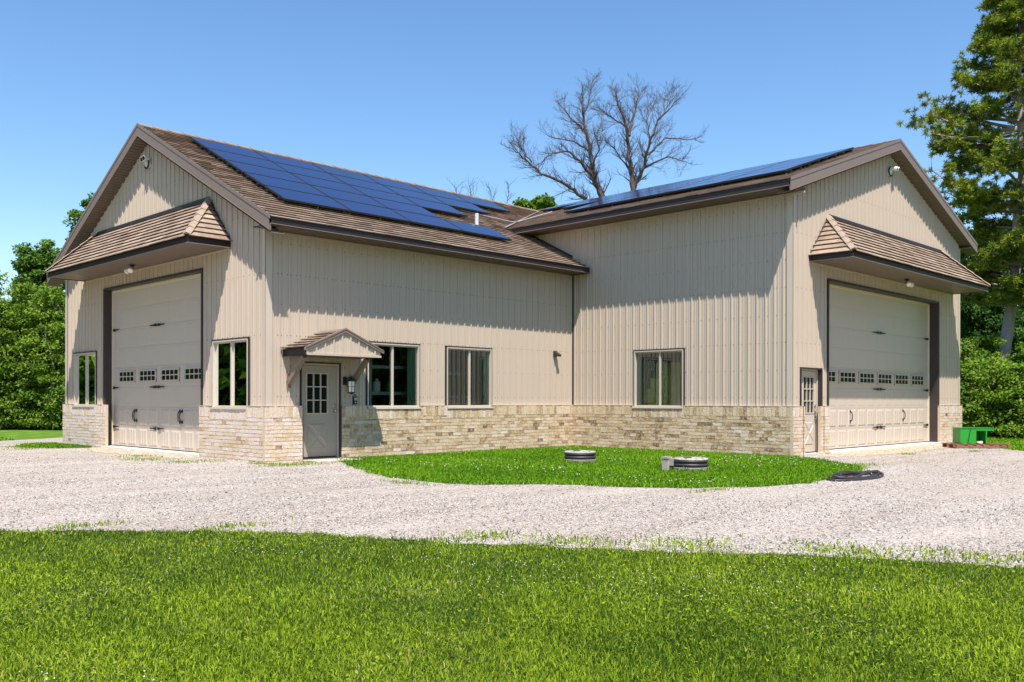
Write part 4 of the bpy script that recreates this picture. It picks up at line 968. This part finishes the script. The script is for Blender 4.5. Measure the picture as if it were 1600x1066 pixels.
# loose gravel stones
def stones(n):
    u = RNG.uniform(0, 1, n); r = 6.5*(30/6.5)**u; a = R(YAW)+RNG.uniform(R(-36), R(36), n); X, Y = CX+r*np.cos(a), CY+r*np.sin(a)
    j1, j2 = RNG.normal(0, .10, n), RNG.normal(0, .10, n)
    k = in_poly(GRAV, X, Y) & ~in_poly(LAWN_E, X+j1, Y+j2) & ~in_poly(ISL_E, X+j1*1.2, Y+j2*1.2) & ~in_poly(PATCH_E, X, Y) & ~((X > -.12) & (Y > -.12)) & ~((X > LB-.12) & (Y > -LC-.12))
    q_ = X*.7+Y*.72; k &= (vnoise(X*.12+q_*.9, q_*.9, 1.6, 71)+RNG.normal(0, .45, len(X))) > -.25      # wheel tracks are pressed nearly bare
    X, Y, r = X[k], Y[k], r[k]; n = len(X)
    D = np.array([(1, 0, 0), (-1, 0, 0), (0, 1, 0), (0, -1, 0), (0, 0, 1), (0, 0, -1)], np.float32)
    rad = RNG.lognormal(math.log(.0060), .32, n)*(1+.020*r)
    V = D[None]*(rad[:, None, None]*RNG.uniform(.6, 1.25, (n, 6, 1)))+RNG.normal(0, .18, (n, 6, 3))*rad[:, None, None]
    V[:, :, 2] *= .7; an = RNG.uniform(0, 6.28, n); c, s = np.cos(an)[:, None], np.sin(an)[:, None]
    VX = V[:, :, 0]*c-V[:, :, 1]*s; VY = V[:, :, 0]*s+V[:, :, 1]*c
    V = np.stack([VX+X[:, None], VY+Y[:, None], V[:, :, 2]+.006+rad[:, None]*.25], 2)
    fs = np.array([(0, 2, 4), (2, 1, 4), (1, 3, 4), (3, 0, 4)]); F = ((np.arange(n)*6)[:, None, None]+fs[None]).reshape(-1, 3)
    t = np.clip(RNG.beta(2.2, 1.3, n), 0, 1); dk = RNG.uniform(0, 1, n) < .17; t[dk] *= .12
    m = mat('stone', (.04, .036, .04), .9, var=.1, attr=1, c2=(.55, .485, .43))
    tag(npmesh('gravel_stones', V.reshape(-1, 3), F, np.repeat(t, 6), m), 'loose pale gravel stones covering the driveway', 'gravel', kind='stuff')
stones(260000)

# ------------------------------------------------------------------ things on the ground
def riser(cx_, cy_, r, label, post):
    root = empty('septic_riser', (cx_, cy_, .0), label, 'septic riser', 'round septic tank lids in the grass')
    m = MB(); m.lathe((cx_, cy_, 0), [(r*1.0, .0), (r*1.03, .03), (r*1.03, .088), (r*1.0, .098), (r*.96, .10)], 48); m.build('concrete_ring', RING, root)
    prof = [(r*.93, .08), (r*.93, .11), (r*.99, .122), (r*1.01, .135), (r*1.01, .150), (r*.97, .160), (r*.93, .168), (r*.93, .178), (r*.99, .188), (r*1.01, .198), (r*1.01, .212), (r*.97, .222)]
    m = MB(); m.lathe((cx_, cy_, 0), prof, 48); m.build('riser_pipe', RISER, root, True)
    m = MB(); m.lathe((cx_, cy_, 0), [(r*.95, .220), (r*1.0, .224), (r*1.01, .238), (r*.98, .246), (r*.94, .256), (r*.9, .250), (r*.55, .258), (r*.5, .252), (r*.2, .256), (0, .256)], 48)
    for k_ in range(12):
        a = k_*math.pi/6; c_, s_ = math.cos(a), math.sin(a); m.box(r*.56, r*.88, -.008, .008, .250, .262, L=lambda x, y, z, c_=c_, s_=s_: Vector((cx_+x*c_-y*s_, cy_+x*s_+y*c_, z)))
    m.build('lid', LID, root)
    m = MB(); m.tube([(cx_-r*.25, cy_+r*.05, .255), (cx_-r*.25, cy_+r*.05, .270)], .075, 16); m.build('cap', RISER, root)
    for k_ in range(6):
        a = k_*math.pi/3+.3; b = MB(); b.tube([(cx_+r*.93*math.cos(a), cy_+r*.93*math.sin(a), .25), (cx_+r*.93*math.cos(a), cy_+r*.93*math.sin(a), .264)], .014, 6); b.build('bolt', STEEL, root)
riser(4.30, -4.55, .315, 'round grey septic lid on black riser alone in the grass, nearer the inner corner', False)
riser(4.02, -7.32, .305, 'round grey septic lid on black riser with a small post beside it', True)
root = empty('utility_post', (3.78, -6.98, 0), 'short square grey utility post against the right septic lid', 'post')
m = MB(); m.box(3.71, 3.83, -7.05, -6.93, 0, .24); m.build('post', LID, root)
m = MB(); m.box(3.70, 3.84, -7.06, -6.92, .24, .27); m.build('cap', LID, root)
m = MB(); m.box(3.75, 3.84, -7.13, -7.05, .12, .235); m.build('junction_box', LID, root)
m = MB(); m.tube([(3.80, -7.09, .12), (3.79, -7.12, .04), (3.78, -7.14, -.02)], .014, 8); m.tube([(3.84, -7.1, .17), (3.87, -7.15, .18), (3.88, -7.17, .10), (3.87, -7.18, 0)], .009, 8); m.build('conduit', RISER, root)

# black hose lying in long flat loops
m = MB(); ax = Vector((.93, .10, 0)).normalized(); cxh = Vector((4.95, -9.86, 0))
hd = Vector((.62, .10, 0)); ux = (Vector((6.0, -9.85, 0))-Vector((3.85, -9.98, 0))).normalized(); uy = Vector((-ux.y, ux.x, 0))
rnd = random.Random(4)
pts = []
for lap in range(5):
    rx = .98-.10*lap+rnd.uniform(-.05, .05); ry = .30-.035*lap+rnd.uniform(-.03, .03); ox = rnd.uniform(-.12, .16); oy = rnd.uniform(-.05, .05)
    for i in range(28):
        a = 2*math.pi*i/28+lap*.06
        k_ = 1+.12*math.sin(3*a+lap)
        pts.append(cxh+ux*(rx*math.cos(a)+ox*i/28)+uy*(ry*math.sin(a)*k_+oy)+Vector((0, 0, .024+.020*lap*(.6+.4*math.sin(a*2+lap)))))
m.tube(pts, .020, 8)
root = empty('garden_hose', (4.95, -9.86, 0), 'black hose coiled in flat loops on the gravel by the grass tip', 'hose')
m.build('hose', HOSE, root, True)
m = MB(); m.tube([pts[-1], pts[-1]+Vector((.05, .03, -.03))], .026, 10); m.tube([pts[0], pts[0]-Vector((.0, .06, .0))], .026, 10); m.build('coupling', STEEL, root)

# pallet with a green steel box on it
pc = Vector((16.67, -7.96, 0)); pu = Vector((1.0, -1.02, 0)).normalized(); pv = Vector((pu.y*-1, pu.x, 0))
PL = lambda s, d, z: pc+pu*s+pv*d+Vector((0, 0, z))      # pu runs right, pv runs away
root = empty('wooden_pallet', tuple(pc), 'weathered red brown wooden pallet on the gravel under the green steel box', 'pallet')
for d in (-.36, 0, .36):
    m = MB(); m.box(-.72, .72, d-.02, d+.02, .024, .105, L=PL, j=.003); m.build('stringer', WOODP, root)
for z0_, z1_, nn in ((.004, .020, 4), (.108, .124, 7)):
    for i in range(nn):
        q = -.72+1.34*i/(nn-1); m = MB(); m.box(q, q+.10, -.40, .40, z0_, z1_, L=PL, j=.002); m.build('deck_board', WOODP, root)
for q in (-.70, -.35, .0, .33, .64):
    m = MB(); m.box(q, q+.08, -.399, -.385, .024, .104, L=PL, j=.002); m.build('block', WOODP, root)
root = empty('steel_box', tuple(PL(-.2, 0, .13)), 'bright green painted steel box with an open shelf end standing on the pallet', 'steel box')
m = MB(); m.box(-.52, -.10, -.22, .22, .127, .53, L=PL, j=.002); m.build('body', GREENP, root)
m = MB(); m.box(-.53, .36, -.235, .235, .533, .55, L=PL); m.build('top_plate', GREENP, root)
m = MB(); m.box(-.097, .37, -.225, -.21, .47, .53, L=PL); m.build('shelf_rail', GREENP, root)
m = MB(); m.box(.155, .185, -.22, .22, .127, .532, L=PL); m.build('side_plate', GREENP, root)
m = MB(); m.box(-.097, .15, .18, .2, .127, .46, L=PL); m.build('back_plate', GREENP, root)
m = MB(); m.prism([PL(-.34, -.232, .14), PL(-.315, -.232, .14), PL(-.24, -.232, .52), PL(-.265, -.232, .52)], pv*.008); m.build('brace', DARK, root)
m = MB(); m.box(-.05, .10, -.15, .1, .127, .19, L=PL, j=.015); m.build('block', SLAB, root)

# ------------------------------------------------------------------ vegetation
def PW(u, fw, v=None, z=None):
    """a point `fw` metres ahead of the camera's stand point, from its bearing in the survey photo"""
    p = Vector((CX, CY, 0))+FW*fw+RT*((u-800)/FPX*fw)
    p.z = z if z is not None else (CZ-(v-HOR)/FPX*fw if v is not None else 0); return p
def leafcloud(name, cen, rad, cnt, size, m, parent=None, up=.35, hollow=2.4, asp=.55, tintb=None, seed=0):
    """cen (k,3) rad (k,3) clumps of leaves; every leaf is a folded pair of triangles"""
    r = np.random.default_rng(seed+100); k = len(cen); cen = np.asarray(cen, float); rad = np.asarray(rad, float)
    idx = np.repeat(np.arange(k), cnt); n = len(idx)
    d = r.normal(0, 1, (n, 3)); d /= np.linalg.norm(d, axis=1)[:, None]; q = r.uniform(0, 1, n)**(1/hollow)
    C_ = cen[idx]+d*rad[idx]*q[:, None]
    nr = r.normal(0, 1, (n, 3))+d*.6; nr[:, 2] = np.abs(nr[:, 2])+up; nr /= np.linalg.norm(nr, axis=1)[:, None]
    a = np.cross(nr, r.normal(0, 1, (n, 3))); a /= np.linalg.norm(a, axis=1)[:, None]; b = np.cross(nr, a)
    s = size*r.uniform(.55, 1.35, n)[:, None]
    V = np.stack([C_-a*s*.5, C_+b*s*asp*.5+nr*s*.10, C_+a*s*.5, C_-b*s*asp*.5+nr*s*.10], 1)
    F = ((np.arange(n)*4)[:, None, None]+np.array([(0, 1, 2), (0, 2, 3)])[None]).reshape(-1, 3)
    ct = r.uniform(-.22, .22, k) if tintb is None else np.asarray(tintb)
    T = np.clip(.5+ct[idx]+r.normal(0, .17, n), 0, 1)
    return npmesh(name, V.reshape(-1, 3), F, np.repeat(T, 4), m, parent)
def limb(mb, a, b, r0, r1, bend=.06, n=6, seg=6, up=0.):
    a, b = Vector(a), Vector(b); L_ = (b-a).length; pts = []; rr = []
    off = Vector((random.gauss(0, 1), random.gauss(0, 1), random.gauss(0, .5)))*L_*bend
    for i in range(seg+1):
        t = i/seg; p = a.lerp(b, t)+off*math.sin(math.pi*t)+Vector((0, 0, up*L_*math.sin(math.pi*t))); pts.append(p); rr.append(r0+(r1-r0)*t)
    mb.tube(pts, rr, n, cap=False); return pts
def broadleaf(name, label, base, crown, R3, nclump, leaf, cnt, m, clr=.8, trunk=.2, seed=0, group=None, cat='tree', shell=.45, spread=1.):
    """base (x,y), crown centre (x,y,z), R3 crown radii"""
    random.seed(seed); r = np.random.default_rng(seed); c = Vector(crown)
    root = empty(name, (base[0], base[1], 0), label, cat, group)
    d = r.normal(0, 1, (nclump, 3)); d /= np.linalg.norm(d, axis=1)[:, None]; q = (shell+(1-shell)*r.uniform(0, 1, nclump))[:, None]
    cen = np.array(c)+d*np.array(R3)*q
    rad = clr*r.uniform(.6, 1.25, (nclump, 1))*np.array([1, 1, .62])
    mb = MB(); b = Vector((base[0], base[1], -.1)); fork = Vector((c.x, c.y, max(.6, c.z-R3[2]*.75)))
    limb(mb, b, fork, trunk, trunk*.7, .02, 10)
    top = c+Vector((0, 0, R3[2]*.6)); limb(mb, fork, top, trunk*.7, trunk*.15, .05, 8)
    ends = list(range(nclump)); random.shuffle(ends)
    for i in ends[:min(46, nclump)]:
        e = Vector(cen[i]); st = fork.lerp(top, random.uniform(0, .6)); limb(mb, st, e, trunk*random.uniform(.2, .38), trunk*.05, .08, 5)
    mb.build('trunk', BARK, root, True)
    leafcloud('crown', cen, rad, cnt, leaf, m, root, seed=seed)
    return root
def bush(name, label, c, R3, nclump, leaf, cnt, m, clr=.5, seed=0, group=None, cat='shrub', flat=.6):
    random.seed(seed); r = np.random.default_rng(seed); root = empty(name, (c[0], c[1], 0), label, cat, group)
    d = r.normal(0, 1, (nclump, 3)); d[:, 2] = np.abs(d[:, 2])*1.15-.15; d /= np.linalg.norm(d, axis=1)[:, None]
    q = .55+.45*r.uniform(0, 1, (nclump, 1)); cen = np.array([c[0], c[1], 0])+d*np.array(R3)*q
    # straight sides: lower half keeps its width
    low = cen[:, 2] < R3[2]*.55
    s = (np.hypot(d[:, 0], d[:, 1])+1e-6); g = np.where(low, 1/np.maximum(s, .5), 1.0)
    cen[:, 0] = c[0]+(cen[:, 0]-c[0])*g; cen[:, 1] = c[1]+(cen[:, 1]-c[1])*g; cen[:, 2] = np.maximum(cen[:, 2], .3)
    rad = clr*r.uniform(.55, 1.3, (nclump, 1))*np.array([1, 1, flat])
    mb = MB()
    for i in range(min(16, nclump)): limb(mb, (c[0]+random.uniform(-.3, .3), c[1]+random.uniform(-.3, .3), -.05), Vector(cen[i]), .05, .012, .08, 5)
    mb.build('stems', BARK, root, True)
    leafcloud('foliage', cen, rad, cnt, leaf, m, root, seed=seed, hollow=2.0)
    return root
# left hedge of tall shrubs
for i, (u, fw, hh, rx, lb) in enumerate(((-95, 39, 6.6, 2.4, 'tall dense green shrub, outermost of the left row'), (-10, 39.5, 6.9, 2.0, 'tall dense green shrub at the left edge of the photo'), (42, 40, 6.5, 1.7, 'tall dense green shrub in the middle of the left row'), (92, 39.5, 6.3, 1.7, 'tall dense green shrub beside the far left brick corner'), (150, 43, 6.2, 2.4, 'tall green shrub mostly hidden behind the left wing'))):
    p = PW(u, fw); bush('hedge_shrub', lb, (p.x, p.y), (rx, 2.0, hh), 300, .13, 130, LEAF_HEDGE, .50, 40+i, 'row of tall shrubs at the left', flat=.5)
for i, (u, fw, v0, v1, ru, nm, lb, mt) in enumerate(((66, 50, 366, 540, 40, 'broadleaf_tree', 'rounded leafy tree rising behind the left shrubs', LEAF_TREE), (152, 56, 298, 520, 46, 'broadleaf_tree', 'taller leafy tree partly hidden by the left gable', LEAF_TREE))):
    p = PW(u, fw, v0+(v1-v0)/2); rz = (v1-v0)/2/FPX*fw; rr = ru/FPX*fw
    broadleaf(nm, lb, (p.x, p.y), p, (rr, rr, rz), 100, .22, 150, mt, .55, .16, 61+i, 'leafy trees behind the left shrubs')
for i, (u, v, ru, rv) in enumerate(((817, 330, 14, 16), (852, 322, 20, 17))):
    p = PW(u, 58, v); broadleaf('broadleaf_tree', ['low leafy tree top behind the roof valley, left of the two', 'leafy tree top behind the roof valley under the bare branches'][i], (p.x, p.y), p, (ru/FPX*58, ru/FPX*58, rv/FPX*58), 16, .28, 110, LEAF_BUSH, .42, .14, 70+i, 'leafy tree tops behind the roof valley')
# right: dark wood trees behind, bushes in front
for i, (u, fw, v0, v1, ru, lb) in enumerate(((1512, 50, 330, 600, 62, 'dark leafy tree close behind the right gable'), (1625, 52, 250, 600, 80, 'dark leafy tree behind the pine trunk'), (1548, 47, 430, 640, 52, 'lower dark leafy tree between the gable and the pine trunk'), (1700, 46, 300, 620, 75, 'dark leafy tree past the right edge'), (1590, 60, 380, 640, 90, 'far dark leafy tree behind the others'), (1478, 46, 400, 520, 30, 'small leafy tree touching the right rake'))):
    p = PW(u, fw, (v0+v1)/2); rz = (v1-v0)/2/FPX*fw; rr = ru/FPX*fw
    broadleaf('woodland_tree', lb, (p.x, p.y), p, (rr, rr, rz), 130, .20, 170, LEAF_WOOD, .62, .2, 80+i, 'dark trees behind the right gable', shell=.25)
for i, (u, fw, hh, rx, lb, mt) in enumerate(((1512, 31.5, 2.8, 1.1, 'leafy bush against the right brick corner', LEAF_BUSH), (1548, 32.5, 3.0, 1.3, 'leafy bush behind the green steel box', LEAF_BUSH), (1590, 31, 2.7, 1.3, 'leafy bush at the right edge in front of the pine trunk', LEAF_BUSH), (1640, 32, 3.1, 1.5, 'leafy bush past the right edge', LEAF_BUSH), (1530, 36, 4.3, 1.6, 'taller bush behind the front bushes, left of the pine trunk', LEAF_HEDGE), (1598, 34.5, 3.4, 1.5, 'taller bush hiding the foot of the pine trunk', LEAF_BUSH), (1490, 36, 4.0, 1.3, 'bush hidden mostly by the right wing wall', LEAF_HEDGE), (1700, 34, 3.6, 2.2, 'wide bush beyond the right edge', LEAF_BUSH))):
    p = PW(u, fw); bush('leafy_bush', lb, (p.x, p.y), (rx, 1.2, hh), 130, .12, 130, mt, .38, 90+i, 'bushes beside the right wing', flat=.55)

# pine: twisted trunk, long limbs, tufts of needles
def pine():
    fwp = 36; random.seed(5); r = np.random.default_rng(5)
    root = empty('pine_tree', tuple(PW(1568, fwp)), 'tall pine with a pale leaning trunk and needle tufts at the right edge', 'tree')
    path = [PW(1560, fwp, z=-.1), PW(1566, fwp, 570), PW(1575, fwp, 510), PW(1583, fwp, 455), PW(1588, fwp, 400), PW(1590, fwp, 330), PW(1597, fwp, 270), PW(1594, fwp, 200), PW(1590, fwp, 120), PW(1596, fwp, 40), PW(1594, fwp, -40), PW(1598, fwp, -110)]
    mb = MB(); mb.tube(path, [.28, .23, .21, .20, .19, .17, .15, .13, .11, .08, .06, .03], 14, cap=False)
    prof = lerp_fn([(3.2, .6), (5, 1.6), (6.5, 2.4), (8.3, 2.9), (9.6, 3.9), (10.5, 3.4), (11.3, 3.2), (12.3, 4.3), (13.3, 3.2), (14.5, 2.2), (15.8, 1.4), (17.2, 1.0), (19, .3)])
    tips = []
    zz = 5.0
    while zz < 19:
        i = next(k for k in range(len(path)-1) if path[k+1].z > zz or k == len(path)-2); t = (zz-path[i].z)/max(.01, path[i+1].z-path[i].z); st = path[i].lerp(path[i+1], min(1, t))
        for q in range(4):
            a = random.uniform(0, 6.28); Lg = prof(zz)*random.uniform(.55, .88)
            dr = Vector((math.cos(a), math.sin(a), random.uniform(-.05, .22)))
            # limbs towards the building reach the full profile
            e = st+dr*Lg; P_ = limb(mb, st, e, .035+.012*Lg, .012, .07, 6, 6, random.uniform(-.03, .06))
            for k in range(2, 7):
                b = P_[k]
                for w_ in range(2 if k < 5 else 3):
                    sd = (dr+Vector((random.gauss(0, .8), random.gauss(0, .8), random.gauss(.15, .35)))).normalized()
                    tl = random.uniform(.25, .75)*(1 if k < 6 else .7); f = b+sd*tl; limb(mb, b, f, .014, .005, .08, 4, 3); tips.append(f)
                    tips.append(b+sd*tl*.6+Vector((random.gauss(0, .12), random.gauss(0, .12), random.gauss(.05, .1))))
                    tips.append(f+Vector((random.gauss(0, .18), random.gauss(0, .18), random.gauss(.03, .12))))
        zz += random.uniform(.20, .38)
    # the two long limbs that reach out over the gable
    for (u, v, st_z) in ((1450, 175, 11.0), (1456, 266, 8.6), (1468, 210, 10.4), (1462, 155, 11.5), (1480, 300, 8.0)):
        st = next(p for p in path if p.z > st_z); e = PW(u, fwp-random.uniform(0, 1.5), v); P_ = limb(mb, st, e, .08, .015, .03, 6, 9, -.05)
        for k in range(4, 10):
            for w_ in range(5):
                f = P_[k]+Vector((random.gauss(0, .32), random.gauss(0, .32), random.gauss(.12, .22))); limb(mb, P_[k], f, .012, .005, .05, 4, 3); tips.append(f); tips.append(f+Vector((random.gauss(0, .12), random.gauss(0, .12), random.gauss(0, .1))))
    mb.build('trunk', BARK, root, True)
    tips = np.array([tuple(t) for t in tips]); k = len(tips); per = 40
    idx = np.repeat(np.arange(k), per); n = len(idx); d = r.normal(0, 1, (n, 3)); d[:, 2] = d[:, 2]*.8+.25; d /= np.linalg.norm(d, axis=1)[:, None]
    ln = r.uniform(.10, .19, n)[:, None]; sd = np.cross(d, r.normal(0, 1, (n, 3))); sd /= np.linalg.norm(sd, axis=1)[:, None]; w_ = .014
    o = tips[idx]+d*.02
    V = np.stack([o-sd*w_, o+sd*w_, o+d*ln+sd*w_*.6, o+d*ln-sd*w_*.6], 1); F = ((np.arange(n)*4)[:, None, None]+np.array([(0, 1, 2), (0, 2, 3)])[None]).reshape(-1, 3)
    ct = r.uniform(-.3, .3, k); T = np.clip(.5+ct[idx]+r.normal(0, .15, n), 0, 1)
    npmesh('crown', V.reshape(-1, 3), F, np.repeat(T, 4), NEEDLE, root)
pine()

# bare trees
def bare(label, limbs, fwp, seed, tw=1., base_u=None, levels=3):
    random.seed(seed); mb = MB(); root = empty('bare_tree', tuple(PW(limbs[0][0][0], fwp)), label, 'tree', 'leafless trees behind the roofs')
    cnt = [0]
    def twig(p, d, ln, r_, lev):
        n = 5 if lev < 2 else 4; q = Vector(p); pts = [q.copy()]; dd = d.normalized(); curl = Vector((random.gauss(0, .10), random.gauss(0, .10), random.uniform(.02, .12)))
        for i in range(n):
            dd = (dd+curl+Vector((random.gauss(0, .07), random.gauss(0, .07), random.gauss(0, .05)))).normalized(); q = q+dd*ln/n; pts.append(q.copy())
        mb.tube(pts, [r_*(1-.75*i/n) for i in range(n+1)], 4 if lev > 1 else 5, cap=False); cnt[0] += 1
        if lev < levels:
            for i in range(1, n+1):
                for _ in range(1 if random.random() < .8 else 2):
                    ax = Vector((random.gauss(0, 1), random.gauss(0, 1), random.gauss(.1, .6))).normalized(); base = (pts[i]-pts[i-1]).normalized()
                    twig(pts[i], (base+ax*.75).normalized(), ln*random.uniform(.38, .62), max(.005, r_*.42*(1-.5*i/n)), lev+1)
    for li, (path, r0, r1, dep) in enumerate([(l[0:-3], *l[-3:]) for l in limbs]):
        pts = [PW(u, fwp+dep*(i/(len(path)-1)), v) for i, (u, v) in enumerate(path)]
        # resample smoothly
        sm = []
        for i in range(len(pts)-1):
            for s in range(4): sm.append(pts[i].lerp(pts[i+1], s/4)+Vector((random.gauss(0, .03), random.gauss(0, .03), random.gauss(0, .03))))
        sm.append(pts[-1]); N = len(sm)
        r0 *= .78; mb.tube(sm, [r0+(r1-r0)*(i/(N-1))**.7 for i in range(N)], 7, cap=False)
        st = 3 if li == 0 else 1
        for i in range(st, N):
            for _ in range(2):
                f = i/N; base = (sm[i]-sm[i-1]).normalized(); ax = Vector((random.gauss(0, 1), random.gauss(0, 1), random.gauss(.15, .4))).normalized()
                twig(sm[i], (base*.8+ax*.8).normalized(), random.uniform(.9, 1.9)*tw*(1.1-.45*f), max(.012, (r0+(r1-r0)*f)*.26), 1)
    mb.build('branches', DEADB, root)
bare('large dead bare tree, the left one with a long limb leaning left', [
    ((955, 420), (940, 307), (928, 281), (923, 247), (916.5, 210), (911, 183), (908, 146), .30, .03, 0),
    ((922, 273), (907, 255), (889, 236), (863, 239), (848, 252), .12, .02, -2),
    ((914, 205), (894, 187), (870, 158), .09, .02, 1.5),
    ((920, 236), (897, 221), (857, 213), .08, .02, 2),
    ((930, 340), (915, 313), (892, 292), (850, 273), (831, 260), (813, 242), (798, 232), .17, .02, -1),
    ((829, 255), (815, 235), (806, 222), .05, .015, 0),
    ((925, 262), (935, 235), (932, 205), .07, .015, -1.5),
    ((912, 180), (921, 155), (924, 128), .06, .015, .5)], 47, 21, .60)
bare('large dead bare tree, the right one with a forked trunk', [
    ((985, 420), (989, 295), (983.5, 257.5), (982, 226), (975.6, 192), (965, 158), (960, 142), .26, .025, 0),
    ((982, 212), (990, 180), (994, 165), (998, 140), .12, .02, 1),
    ((989, 293), (1002, 268), (1012, 231), (1028, 187), (1062, 152), .18, .02, -1),
    ((1012, 242), (1039, 215), (1084, 217), .09, .02, 1),
    ((1005, 262), (1041, 244), (1073, 253), .08, .02, -2),
    ((984, 265), (965, 240), (945, 220), .07, .02, 1.5),
    ((978, 200), (950, 180), (940, 172), .06, .015, -1),
    ((1016, 225), (1010, 190), (1012, 158), .06, .015, .5),
    ((1030, 190), (1045, 160), (1040, 150), .05, .015, 1.5)], 49, 22, .62)
bare('small bare sapling top behind the left solar panels', [
    ((775, 420), (770, 320), (765, 295), .06, .012, 0), ((745, 420), (738, 312), (733, 292), .05, .012, 0), ((725, 400), (722, 315), (712, 296), .04, .012, 0), ((790, 400), (792, 315), (795, 290), .04, .012, 0)], 56, 23, .62, levels=2)

# trees on the other side of the drive, seen only as reflections in the windows
def wood(name, spots, label, seed):
    r = np.random.default_rng(seed); cen = []; rad = []
    for (x, y, h, w_) in spots:
        for _ in range(150):
            cen.append((x+r.normal(0, w_*.45), y+r.normal(0, w_*.45), .4+h*r.uniform(0, 1)**1.5)); s = r.uniform(.8, 1.5); rad.append((s, s, s*.7))
    tag(leafcloud(name, cen, rad, 60, .75, LEAF_BUSH, seed=seed), label, 'wood', kind='stuff')
wood('woodland', [(-12-i*3.2, 36-i*1.5+(i % 3)*3, 13+(i % 4)*1.5, 4) for i in range(7)]+[(18+i*4.5, -34-(i % 3)*3+i*1.6, 14+(i % 3)*2, 4.5) for i in range(8)]+[(-9-i*3.4, 45-i*1.6, 12, 4) for i in range(7)]+[(20+i*4.5, -43+i*1.8, 13, 4.5) for i in range(8)], 'belt of green trees across the drive mirrored in the windows', 31)

r_ = np.random.default_rng(77); fc, fr_ = [], []
for _ in range(420):
    a = R(r_.uniform(-18, 118)); d_ = r_.uniform(95, 125); h_ = 8.5*r_.uniform(0, 1)**.8*(.75+.25*math.sin(a*19)); fc.append((CX+d_*math.cos(a), CY+d_*math.sin(a), h_)); q = r_.uniform(2.2, 3.8); fr_.append((q, q, q*.7))
tag(leafcloud('far_woodland', fc, fr_, 90, 1.5, LEAF_WOOD, seed=78), 'distant belt of woods closing the horizon behind the building', 'wood', kind='stuff')
